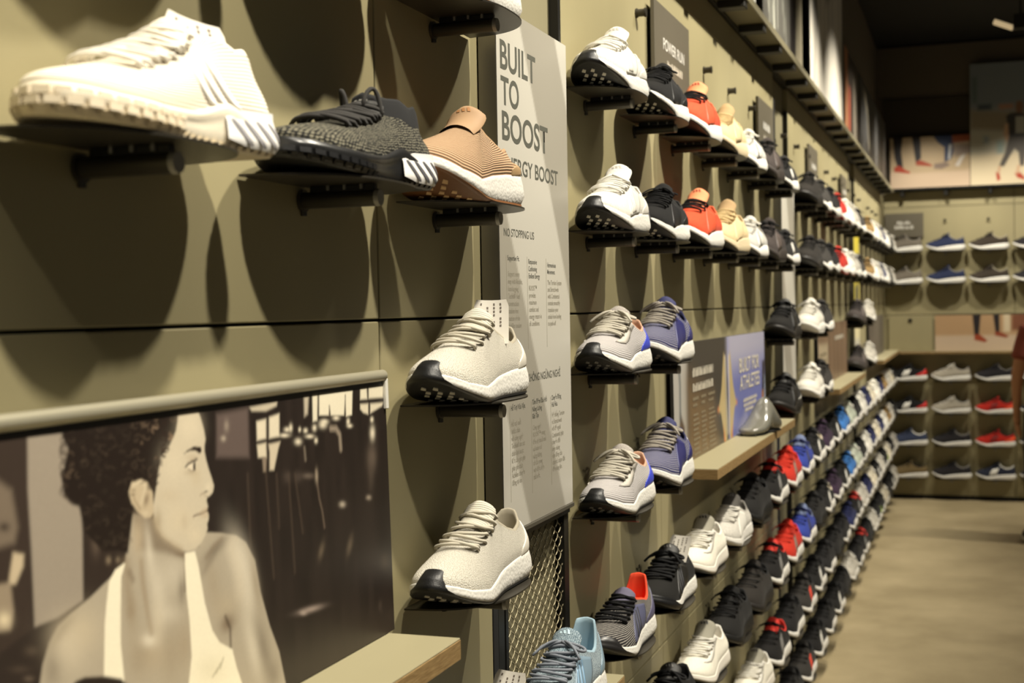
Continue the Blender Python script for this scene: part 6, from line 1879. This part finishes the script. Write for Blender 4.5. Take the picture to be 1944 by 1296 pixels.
def b_white(P, r):
    P.poly([(.10, -.1), (.30, .3), (.24, .9), (.3, 1.2), (.16, 1.2), (.12, .5)], (80, 78, 76), .02, .8)
    P.poly([(.62, .45), (.80, .5), (.78, 1.2), (.60, 1.2)], (86, 82, 78), .03, .8)
    for _ in range(14):
        u = r.rand() * P.w
        P.stroke([(u, r.rand() * .5), (u + r.uniform(-.05, .08), 1.05)], r.uniform(.01, .04), (138, 136, 132), .02, .6)
    P.poly([(0, -.1), (1.4, -.1), (1.4, .22), (0, .28)], (214, 208, 194), .1, .6)


def b_brown(P, r):
    P.poly([(.10, -.1), (.26, -.1), (.30, .5), (.12, .5)], (188, 130, 92), .03)
    P.poly([(.30, -.1), (.42, -.1), (.44, .25), (.30, .25)], (146, 70, 50), .03)
    P.poly([(.60, -.1), (.82, -.1), (.80, .36), (.62, .36)], (120, 112, 100), .03)


def b_night(P, r):
    for _ in range(10):
        u = r.rand() * P.w
        P.stroke([(u, .05 + r.rand() * .1), (u + r.uniform(-.15, .15), .38)], r.uniform(.02, .06), tuple([int(r.uniform(70, 150))] * 3), .03, .7)
    P.stroke([(.35, .38), (.6, .28), (.7, .1)], .05, (150, 140, 118), .03)


banner(2.9, 4.05, 1.0, (222, 222, 212), 'pale banner at the near end of the banner shelf', 1, b_pale)
banner(4.19, 5.20, 1.02, (92, 90, 84), 'silver textured banner with a dark column on the banner shelf', 2, b_silver)
banner(5.46, 6.84, 1.02, (222, 216, 204), 'tall white banner with grey figures on the banner shelf', 3, b_white)
banner(6.86, 7.86, .43, (52, 44, 38), 'low dark banner with bare legs on the banner shelf', 4, b_brown)
banner(7.90, 10.2, .43, (40, 38, 37), 'low black banner farthest along the banner shelf', 5, b_night)

# end wall photos
PB1 = Print(.612, .412, 150, 100, (186, 164, 132))
PB1.poly([(-.1, -.1), (.7, -.1), (.7, .13), (.2, .12), (-.1, .15)], (206, 182, 156), .02)
PB1.poly([(.02, .42), (.10, .42), (.085, .30), (.10, .17), (.06, .16), (.035, .25)], (34, 31, 34), .006)
PB1.poly([(.17, .42), (.235, .42), (.24, .24), (.20, .20)], (34, 31, 34), .006)
PB1.poly([(.03, .175), (.07, .19), (.12, .15), (.155, .135), (.15, .12), (.03, .14)], (170, 62, 38), .006)
PB1.poly([(.20, .215), (.235, .225), (.30, .195), (.325, .18), (.32, .17), (.20, .185)], (160, 66, 40), .006)
PB1.poly([(.33, .42), (.48, .42), (.50, .30), (.47, .22), (.42, .20), (.42, .32), (.37, .36)], (44, 58, 92), .006)
PB1.poly([(.455, .34), (.475, .34), (.465, .22), (.445, .22)], (190, 190, 190), .005)
PB1.poly([(.34, .19), (.44, .20), (.46, .17), (.40, .145), (.34, .15)], (134, 116, 104), .008)
PB1.poly([(.50, .17), (.56, .27), (.585, .26), (.53, .16)], (214, 206, 196), .006)
PB1.poly([(.48, .35), (.62, .36), (.62, .42), (.48, .42)], (150, 78, 48), .01)
PB1.poly([(.50, .24), (.62, .26), (.62, .34), (.48, .34)], (140, 124, 112), .02)
wall_photo('legs_photo', 'small colour photo of legs in running shoes on the end wall', PB1, (.057, D_BACK - .03, 2.5235), 0, True)
PB2 = Print(1.30, .965, 200, 150, (176, 172, 156))
PB2.poly([(-.1, .55), (1.4, .55), (1.4, 1.1), (-.1, 1.1)], (118, 124, 128), .12)
PB2.poly([(-.1, -.1), (1.4, -.1), (1.4, .30), (-.1, .24)], (218, 202, 170), .04)
PB2.poly([(0, .45), (.5, .40), (1.3, .46), (1.3, .58), (.4, .56), (0, .6)], (140, 128, 108), .03)
for x0, z0, w_, h_, c_ in ((.06, .60, .10, .04, (60, 72, 84)), (.22, .60, .10, .03, (176, 122, 96)), (.02, .66, .03, .2, (90, 104, 104)), (.20, .25, .05, .10, (150, 166, 160)), (.10, .33, .04, .06, (140, 150, 156)), (.46, .42, .14, .04, (186, 128, 90)), (.48, .28, .05, .14, (78, 66, 58))):
    PB2.poly([(x0, z0), (x0 + w_, z0), (x0 + w_, z0 + h_), (x0, z0 + h_)], c_, .02)
PB2.poly([(.27, .54), (.30, .56), (.37, .565), (.42, .54), (.42, .42), (.41, .36), (.29, .36), (.28, .46)], (62, 60, 58), .008)
PB2.poly([(.34, .53), (.41, .53), (.41, .40), (.34, .40)], (168, 166, 156), .008)
PB2.poly([(.345, .56), (.395, .56), (.40, .62), (.385, .655), (.35, .65), (.34, .61)], (128, 94, 72), .008)
PB2.poly([(.26, .48), (.285, .48), (.29, .36), (.27, .33), (.25, .40)], (196, 160, 128), .008)
PB2.poly([(.29, .37), (.41, .37), (.42, .27), (.40, .14), (.37, .14), (.36, .25), (.33, .28), (.25, .14), (.215, .15), (.26, .25)], (84, 78, 72), .008)
PB2.poly([(.19, .10), (.215, .10), (.225, .04), (.20, .03)], (176, 60, 38), .006)
PB2.poly([(.33, .085), (.365, .095), (.41, .045), (.40, .03), (.35, .05)], (176, 60, 38), .006)
PB2.stroke([(.22, .14), (.21, .10)], .02, (206, 168, 134), .006)
PB2.stroke([(.36, .14), (.35, .09)], .022, (206, 168, 134), .006)
wall_photo('runner_photo', 'large colour photo of a standing runner on the end wall', PB2, (.674, D_BACK - .03, 2.5235), 0, True)
PB3 = Print(1.4, .286, 200, 50, (176, 144, 108))
PB3.poly([(-.1, -.1), (1.5, -.1), (1.5, .13), (-.1, .12)], (196, 174, 150), .02)
PB3.poly([(.285, .30), (.35, .30), (.335, .12), (.30, .12)], (36, 33, 36), .006)
PB3.poly([(.44, .30), (.49, .30), (.49, .14), (.46, .14)], (36, 33, 36), .006)
PB3.poly([(.30, .13), (.34, .13), (.40, .08), (.38, .065), (.30, .085)], (150, 66, 40), .006)
PB3.poly([(.455, .15), (.49, .15), (.56, .115), (.54, .10), (.455, .12)], (140, 66, 44), .006)
PB3.poly([(.52, .15), (.57, .15), (.57, .30), (.52, .30)], (206, 190, 160), .01)
PB3.poly([(.58, .16), (.80, .16), (.80, .30), (.58, .30)], (120, 76, 56), .02)
wall_photo('ankle_photo', 'long colour photo of ankles and running shoes above the end wall ledge', PB3, (.393, D_BACK - .02, 1.206), 0, True)
cab = bpy.data.objects.new('access_panel', None)
COL.objects.link(cab)
cab.location = (.03, D_BACK, 1.206)
link('door', MB().box(0, .34, -.018, .003, .001, .286, .002).build('door', KHAKI), cab)
link('latch', MB().box(.155, .185, -.026, -.017, .235, .262, .002).build('latch', CHAR), cab)
tag(cab, 'plain khaki access panel with a dark latch on the end wall', 'panel')


# ------------------------------------------------------------------ small category signs over the top row
SIGN_GREY = mat('sign_dark_grey', (92, 86, 72), .5, noise=.05)
for k, (y0, y1, t1) in enumerate(((2.975, 3.36, 'POWER RUN'), (4.51, 4.855, None), (5.95, 6.285, None), (7.44, 7.77, None))):
    root = bpy.data.objects.new('category_sign', None)
    COL.objects.link(root)
    root.location = (0, y0, 2.12)
    w_ = y1 - y0
    link('plate', MB().box(.010, .020, 0, w_, 0, .185, .001).build('plate', SIGN_GREY), root)
    link('mount', MB().box(0, .010, .02, .05, .02, .165).build('mount', BLACK_GAP), root)
    link('mount', MB().box(0, .010, w_ - .05, w_ - .02, .02, .165).build('mount', BLACK_GAP), root)
    q = lambda x, z: (.0206, x, z)
    if t1:
        fit_text(root, t1, .085, .085, .235, .026, P_WHITE, .012, pos=q)
        text_bars(root, .125, .046, .175, .018, TXT, q, 5)
    else:
        text_bars(root, .10, .088, .17, .026, P_WHITE, q, 20 + k)
        text_bars(root, .11, .046, .15, .022, TXT, q, 30 + k)
    tag(root, ['dark grey category sign reading POWER RUN above the top row', 'second dark grey category sign along the top row', 'third dark grey category sign along the top row', 'farthest dark grey category sign along the top row'][k], 'sign')
root = bpy.data.objects.new('category_sign', None)
COL.objects.link(root)
root.location = (.01, D_BACK, 2.13)
link('plate', MB().box(0, .30, -.02, -.010, 0, .195, .001).build('plate', SIGN_GREY), root)
link('mount', MB().box(.1, .2, -.010, 0, .05, .15).build('mount', BLACK_GAP), root)
q = lambda x, z: (x, -.0206, z)
text_bars(root, .095, .105, .12, .026, P_WHITE, q, 41, ROT_BACK)
text_bars(root, .075, .068, .16, .028, P_WHITE, q, 42, ROT_BACK)
tag(root, 'dark grey category sign on the end wall near the corner', 'sign')


# ------------------------------------------------------------------ bracket shelves, pegs and shoes
def plate_mesh():
    n = 40
    hl, dp = .138, .112
    out = [(.003, -hl), ]
    for k in range(n + 1):
        y = -hl + 2 * hl * k / n
        out.append((.003 + dp * max(0, 1 - abs(y / hl) ** 2.7) ** (1 / 2.1), y))
    out.append((.003, hl))
    V = [(x, y, .0150) for x, y in out] + [(x, y, .0172) for x, y in out]
    m = len(out)
    Fc = [tuple(range(m))[::-1], tuple(range(m, 2 * m))] + [(k, (k + 1) % m, m + (k + 1) % m, m + k) for k in range(m)]
    me = mesh('plate', V, Fc, mat('plate_gunmetal', (66, 62, 54), .38, .55))
    return me


TUBE_M = mat('tube_gunmetal', (74, 70, 62), .36, .6)
CAP_M = mat('cap_steel', (150, 147, 138), .45, .3)
S_PLATE = plate_mesh()
S_TUBE = auto_smooth(MB().cyl((0.004, 0, 0), (.0905, 0, 0), .0092, n=20).build('tube', TUBE_M))
S_CAP = auto_smooth(MB().cyl((.0905, 0, 0), (.0955, 0, 0), .0096, .0088, n=20).build('end_cap', CAP_M))
S_FLANGE = auto_smooth(MB().cyl((0, 0, 0), (.004, 0, 0), .0125, n=16).cyl((.002, 0, -.012), (.002, 0, -.0165), .004, n=8).build('wall_flange', TUBE_M))
S_RISER = MB().box(.012, .090, -.004, .004, .0075, .0151, .0008).build('riser', mat('riser_black', (22, 21, 20), .5))
S_SCREW = auto_smooth(MB().cyl((0, -.0055, .0098), (0, -.0055, .0150), .0020, n=8).build('screw', CAP_M))


def words_ok(t):
    assert 4 <= len(t.replace('-', '').split()) <= 16, t
    return t


def place_shelf(loc, rz, label):
    root = bpy.data.objects.new('shoe_shelf', None)
    COL.objects.link(root)
    root.empty_display_size = .03
    root.location = loc
    root.rotation_euler = (0, 0, rz)
    for nm, me in (('plate', S_PLATE), ('tube', S_TUBE), ('end_cap', S_CAP), ('wall_flange', S_FLANGE), ('riser', S_RISER)):
        link(nm, me, root)
    for xx in (.035, .055, .075):
        link('screw', S_SCREW, root, (xx, 0, 0))
    tag(root, label, 'shelf', 'small bracket shelves for single shoes')
    return root


ORD = ['first', 'second', 'third', 'fourth', 'fifth', 'sixth', 'seventh', 'eighth']


def where(i, r):
    if i <= 2:
        return ['third before', 'second before', 'last before'][i] + ' the tall grey sign'
    if i == 3:
        return 'below the tall grey sign'
    if i < 11:
        return ORD[i - 4] + ' past the tall grey sign'
    if i == 11:
        return 'below the narrow pale sign'
    if i < 19:
        return ORD[i - 12] + ' past the narrow pale sign'
    if i == 19:
        return 'below the yellow sign'
    return ORD[i - 20] + ' past the yellow sign'


LAYOUT = {
    'A': {0: 'white_trainer', 1: 'black_trainer', 2: 'copper', 4: 'ub_white', 5: 'ub_black', 6: 'orange', 7: 'cream', 8: 'grey_white', 9: 'taupe', 10: 'dark_stripe',
          12: 'dark_grey_far', 13: 'dark_white_heel', 14: 'black_white_sole', 15: 'red_far', 16: 'white_gum', 17: 'white_grey_far', 18: 'dark_white_heel', 20: 'tan_far', 21: 'white_far', 22: 'white_grey_far', 23: 'navy_far', 24: 'white_far', 25: 'black_soft', 26: 'white_grey_far'},
    'C': {2: 'uncaged', 4: 'grey_blue', 5: 'navy_wave', 10: 'black_heavy', 12: 'white_strap', 13: 'dark_white_heel', 18: 'taupe', 20: 'white_grey_far'},
    'E': {2: 'uncaged', 3: 'light_blue', 4: 'purple', 5: 'black_plain', 6: 'white_bounce', 7: 'white_speckle', 8: 'black_soft', 9: 'black_red', 10: 'red', 11: 'blue', 12: 'black_cream', 13: 'plum', 14: 'black_stripe', 15: 'sky', 16: 'mint', 17: 'black_white_sole', 18: 'white_far', 19: 'navy_far', 20: 'cream_far', 21: 'white_far', 22: 'navy_far', 23: 'tan_far', 24: 'white_grey_far', 25: 'cream_far', 26: 'black_white_sole'},
    'F': {5: 'black_plain', 6: 'white_bounce', 7: 'black_soft', 8: 'dark_grey_far', 9: 'black_red', 10: 'red', 11: 'blue', 12: 'black_soft', 13: 'black_cream', 14: 'plum', 15: 'black_stripe', 16: 'sky', 17: 'mint', 18: 'black_white_sole', 19: 'white_far', 20: 'navy_far', 21: 'cream_far', 22: 'navy_far', 23: 'white_far', 24: 'tan_far', 25: 'white_grey_far', 26: 'black_soft'},
    'G': {8: 'white_bounce', 9: 'black_red', 10: 'black_white_sole', 11: 'grey_redstripe', 12: 'black_stripe', 13: 'black_white_sole', 14: 'black_soft', 15: 'black_white_sole', 16: 'navy_far', 17: 'black_red', 18: 'white_grey_far', 19: 'navy_far', 20: 'cream_far', 21: 'black_stripe', 22: 'white_grey_far', 23: 'lime_black', 24: 'cream_far', 25: 'black_white_sole', 26: 'white_grey_far'},
    'H': {10: 'black_soft', 11: 'grey_redstripe', 12: 'black_stripe', 13: 'black_white_sole', 14: 'black_stripe', 15: 'black_soft', 16: 'white_grey_far', 17: 'black_white_sole', 18: 'black_red', 19: 'black_soft', 20: 'white_grey_far', 21: 'lime_black', 22: 'black_white_sole', 23: 'cream_far', 24: 'black_soft', 25: 'black_stripe', 26: 'white_grey_far'},
}
LAYOUT['B'] = dict(LAYOUT['A'])
LAYOUT['D'] = dict(LAYOUT['C'])
HI_UNTIL = dict(A=6, B=7, C=5, D=5, E=7, F=7, G=8, H=-1)
r2 = random.Random(3)
DY = {'white_trainer': .022, 'black_trainer': .006, 'copper': -.050, 'uncaged': -.03, 'ub_white': -.03, 'ub_black': -.025, 'grey_blue': -.028}
for row in 'ABCDEFGH':
    for i, kind in LAYOUT[row].items():
        T = TYPES[kind]
        y, z = slot_y(i), ROW[row]
        hi = i <= HI_UNTIL[row]
        extra = {}
        key = kind
        if (row, i) in (('C', 2), ('E', 2), ('E', 5)):       # these carry a paper tag
            key = kind + '_tag' + row
            if key not in TYPES:
                TYPES[key] = dict(T, tag=TAG, tag_geo=dict(C=(.098, .010, .072, .024, .066, .40, 1.9), E=(.085, .006, .078, .026, .062, .55, 1.35))[row])
        zs = z + .0172
        if (row, i) == ('E', 3):
            zs = .952
        look = T['look']
        place_shoe(shoe_parts(key, hi), (.061 + r2.uniform(-.002, .002), y + DY.get((row, i), DY.get(kind, -.018)) + r2.uniform(-.004, .004), zs), -math.pi / 2 - (.075 if i > 5 else .035 if i > 1 else 0) + r2.uniform(-.02, .02), T.get('name', 'running_shoe'),
                   f"{look}, {ROW_WORD[row]} row, {where(i, row)}", 'shoe', 'shoes shown singly along the shelf wall')
        if (row, i) != ('E', 3):
            place_shelf((0, y, z), 0, f"dark shelf under the {T['short']} shoe, {ROW_WORD[row]} row, {where(i, row)}")

# end wall shoes
BACK = {'A': ['back_grey', 'back_navy', 'back_charcoal', 'back_dark'], 'B': ['back_grey', 'back_navy', 'back_charcoal', 'back_dark'],
        'E': ['back_black_red', 'back_ash', 'back_dark', 'back_ash'], 'F': ['back_black_red', 'back_ash', 'back_red', 'back_dark'],
        'G': ['back_slate', 'back_dark', 'back_red', 'back_dark'], 'H': ['back_olive', 'back_dark', 'back_blue_white', 'back_dark']}
COLW = ['nearest the corner', 'second from the corner', 'third from the corner', 'fourth from the corner']
for row, kinds in BACK.items():
    for k, kind in enumerate(kinds):
        x = (.150 + k * .328) if row in 'AB' else (.178 + k * .333)
        T = TYPES[kind]
        place_shoe(shoe_parts(kind, False), (x, D_BACK - .060, ROW[row] + .0172), math.pi, 'running_shoe',
                   f"{T['look']}, end wall {ROW_WORD[row]} row, {COLW[k]}", 'shoe', 'shoes shown singly on the end wall')
        place_shelf((x, D_BACK, ROW[row]), -math.pi / 2, f"dark shelf under the {T['short']} shoe, end wall {ROW_WORD[row]} row, {COLW[k]}")

# bare pegs above the top row
PEG = auto_smooth(MB().cyl((0, 0, 0), (.004, 0, 0), .0105, n=14).cyl((.004, 0, 0), (.020, 0, 0), .0085, n=14).cyl((.020, 0, 0), (.024, 0, 0), .0105, .0098, n=14).build('wall_peg', TUBE_M))
for n_, i in enumerate((4, 6, 7, 8, 10, 11, 12, 14, 15, 16, 17, 18, 19, 21, 22, 23)):
    o = link('wall_peg', PEG, None, (0, 1.335 + SLOT * i, 2.252))
    tag(o, f"bare dark wall peg over the top row, {['first','second','third','fourth','fifth','sixth','seventh','eighth','ninth','tenth','eleventh','twelfth','thirteenth','fourteenth','fifteenth','last'][n_]} along the shelf wall", 'peg', 'bare pegs above the top row')
for n_, x in enumerate((.475, .805, 1.135)):
    o = link('wall_peg', PEG, None, (x, D_BACK, 2.26), (0, 0, -math.pi / 2))
    tag(o, f"bare dark wall peg on the end wall, {ORD[n_]} from the corner", 'peg', 'bare pegs on the end wall')


# ------------------------------------------------------------------ grey foot form on the second ledge
def foot_form():
    st = [(0.0, .020, .020, .0), (.02, .036, .028, .0), (.06, .044, .038, .0), (.10, .044, .060, .0), (.13, .040, .098, .0), (.15, .036, .130, .0), (.17, .036, .134, .0), (.19, .038, .108, .0), (.215, .040, .072, .0), (.245, .034, .050, .0), (.262, .018, .030, .0)]
    n = 20
    V, Fc = [], []
    for (x, w, h, b) in st:
        for k in range(n):
            a = 2 * math.pi * k / n
            c, s_ = math.cos(a), math.sin(a)
            yy = w * math.copysign(abs(c) ** .8, c) * (1 if s_ < 0.2 else 1 - .45 * (s_ ** 2) * min(1, h / .12))
            zz = h / 2 + h / 2 * math.copysign(abs(s_) ** .75, s_)
            V.append((x - .13, yy, zz))
    m = len(st)
    for i in range(m - 1):
        for k in range(n):
            Fc.append((i * n + k, (i + 1) * n + k, (i + 1) * n + (k + 1) % n, i * n + (k + 1) % n))
    Fc += [tuple(range(n)), tuple((m - 1) * n + k for k in range(n))[::-1]]
    return mesh('form', V, Fc, mat('grey_gloss', (116, 114, 104), .18, coat=.6), True)


ff = bpy.data.objects.new('foot_form', None)
COL.objects.link(ff)
ff.location = (.082, 4.06, 1.216)
ff.rotation_euler = (0, 0, 1.35)
ff.scale = (.88, .9, .78)
link('form', foot_form(), ff, (0, 0, .006))
link('base_pad', auto_smooth(MB().box(-.12, .12, -.030, .030, 0, .010, .003).build('base_pad', R_BLACK)), ff)
tag(ff, 'glossy grey foot form standing on the second plywood ledge', 'foot form')


# ------------------------------------------------------------------ person at the edge of the aisle
def skin(name, verts, edges_, radii, m, parent, root_i=0, sub=2):
    me = bpy.data.meshes.new(name)
    me.from_pydata(verts, edges_, [])
    o = link(name, me, parent)
    o.modifiers.new('skin', 'SKIN')
    lay = me.skin_vertices[0] if me.skin_vertices else None
    if lay is None:
        bpy.context.view_layer.objects.active = o
        lay = me.skin_vertices.new()
    for v, r in zip(lay.data, radii):
        v.radius = r if isinstance(r, tuple) else (r, r)
        v.use_root = False
    lay.data[root_i].use_root = True
    s_ = o.modifiers.new('smooth', 'SUBSURF')
    s_.levels = s_.render_levels = sub
    dg = bpy.context.evaluated_depsgraph_get()
    out = bpy.data.meshes.new_from_object(o.evaluated_get(dg))
    bpy.data.objects.remove(o)
    out.materials.clear()
    out.materials.append(m)
    out.polygons.foreach_set('use_smooth', [True] * len(out.polygons))
    return link(name, out, parent)


pr = bpy.data.objects.new('person', None)
COL.objects.link(pr)
pr.location = (1.175, 9.42, 0)
pr.rotation_euler = (0, 0, math.pi + .25)
SKIN_M = mat('skin', (168, 118, 84), .6)
# pelvis, spine, neck, head
V = [(0, 0, .92), (0, 0, 1.10), (0, .01, 1.30), (0, .01, 1.42), (0, .005, 1.49), (0, -.01, 1.56), (0, -.02, 1.64), (0, -.015, 1.70)]
E_ = [(k, k + 1) for k in range(7)]
Rr = [(.15, .10), (.135, .09), (.15, .10), (.11, .075), (.052, .052), (.066, .078), (.075, .092), (.05, .06)]
for s_ in (-1, 1):
    b = len(V)
    V += [(s_ * .15, .01, 1.40), (s_ * .205, .02, 1.22), (s_ * .225, .0, 1.10), (s_ * .215, -.05, .92), (s_ * .21, -.06, .83)]
    Rr += [(.058, .058), (.048, .048), (.040, .042), (.030, .028), (.036, .020)]
    E_ += [(3, b), (b, b + 1), (b + 1, b + 2), (b + 2, b + 3), (b + 3, b + 4)]
    for q in range(4):                       # four fingers and a thumb, slightly curled
        c = len(V)
        yy = -.090 + q * .020
        ln = (.062, .076, .080, .066)[q]
        V += [(s_ * .208, yy, .775), (s_ * .203, yy - .004, .775 - ln * .55), (s_ * .192, yy - .006, .775 - ln)]
        Rr += [(.010, .010), (.009, .009), (.007, .007)]
        E_ += [(b + 4, c), (c, c + 1), (c + 1, c + 2)]
    c = len(V)
    V += [(s_ * .200, -.105, .80), (s_ * .190, -.118, .765)]
    Rr += [(.011, .011), (.008, .008)]
    E_ += [(b + 4, c), (c, c + 1)]
    b = len(V)
    V += [(s_ * .09, 0, .84), (s_ * .10, -.01, .48), (s_ * .105, .015, .09), (s_ * .11, -.10, .045)]
    Rr += [(.085, .085), (.055, .058), (.038, .04), (.036, .03)]
    E_ += [(0, b), (b, b + 1), (b + 1, b + 2), (b + 2, b + 3)]
skin('body', V, E_, Rr, SKIN_M, pr)
B = MB()
for s_ in (-1, 1):
    B.tube([(s_ * .070, .0, 1.655), (s_ * .083, .008, 1.645), (s_ * .080, .006, 1.605), (s_ * .068, -.002, 1.60)], .010, 8)
link('ear', B.build('ear', SKIN_M, True), pr)
B = MB().cyl((0, -.092, 1.655), (0, -.118, 1.612), .008, .016, 10)
link('nose', B.build('nose', SKIN_M, True), pr)
B = MB()
for s_ in (-1, 1):
    B.cyl((s_ * .032, -.092, 1.648), (s_ * .032, -.103, 1.648), .013, .008, 12)
link('eyes', B.build('eyes', mat('eye_dark', (40, 30, 26), .3), True), pr)
link('mouth', MB().box(-.024, .024, -.094, -.084, 1.574, 1.582, .002).build('mouth', mat('lip', (140, 80, 66), .5)), pr)
V = [(0, 0, .80), (0, 0, 1.10), (0, .01, 1.30), (0, .01, 1.43)]
E_ = [(0, 1), (1, 2), (2, 3)]
Rr = [(.182, .132), (.168, .120), (.175, .122), (.12, .088)]
for s_ in (-1, 1):
    b = len(V)
    V += [(s_ * .155, .01, 1.395), (s_ * .20, .02, 1.24), (s_ * .208, .02, 1.205)]
    Rr += [(.074, .074), (.066, .068), (.068, .070)]
    E_ += [(3, b), (b, b + 1), (b + 1, b + 2)]
skin('shirt', V, E_, Rr, mat('shirt_brick', (120, 54, 38), .85), pr)
V = [(0, 0, .98), (0, 0, .90)]
E_ = [(0, 1)]
Rr = [(.165, .115), (.170, .122)]
for s_ in (-1, 1):
    b = len(V)
    V += [(s_ * .095, 0, .80), (s_ * .105, -.01, .48), (s_ * .11, .012, .14), (s_ * .11, .012, .08)]
    Rr += [(.100, .105), (.078, .082), (.066, .07), (.066, .072)]
    E_ += [(1, b), (b, b + 1), (b + 1, b + 2), (b + 2, b + 3)]
skin('trousers', V, E_, Rr, mat('trousers_black', (26, 25, 26), .85), pr)
skin('hair', [(0, .045, 1.56), (0, .035, 1.63), (0, .012, 1.70), (0, -.03, 1.735)], [(0, 1), (1, 2), (2, 3)], [(.058, .045), (.080, .075), (.086, .098), (.055, .06)], mat('hair_black', (22, 18, 15), .7), pr)
for s_ in (-1, 1):
    for nm, me, par in shoe_parts('black_white_sole', False):
        if par is None:
            link('shoe' if nm == 'upper' else nm, me, pr, (s_ * .11, -.055, .001), (0, 0, -math.pi / 2))
tag(pr, 'person in a brick red t-shirt and black trousers standing in the aisle', 'person')

# ------------------------------------------------------------------ lamp hanging under the dark ceiling
lamp = bpy.data.objects.new('ceiling_lamp', None)
COL.objects.link(lamp)
lamp.location = (.862, 8.0, 3.147)
em, nt, b = _new('lamp_diffuser')
b.inputs['Base Color'].default_value = lin((150, 130, 96))
b.inputs['Emission Color'].default_value = lin((190, 168, 128))
b.inputs['Emission Strength'].default_value = .35
link('diffuser', MB().box(-.055, .055, -.02, .02, -.012, .012, .002).build('diffuser', em), lamp, (0, 0, 0), (0, .41, 0))
link('housing', MB().box(.05, .12, -.035, .035, -.03, .05, .004).build('housing', CEIL), lamp)
link('drop_rod', MB().cyl((.09, 0, .05), (.09, 0, .553), .006, n=10).build('drop_rod', CEIL), lamp)
tag(lamp, 'small lamp hanging from the black ceiling', 'lamp')
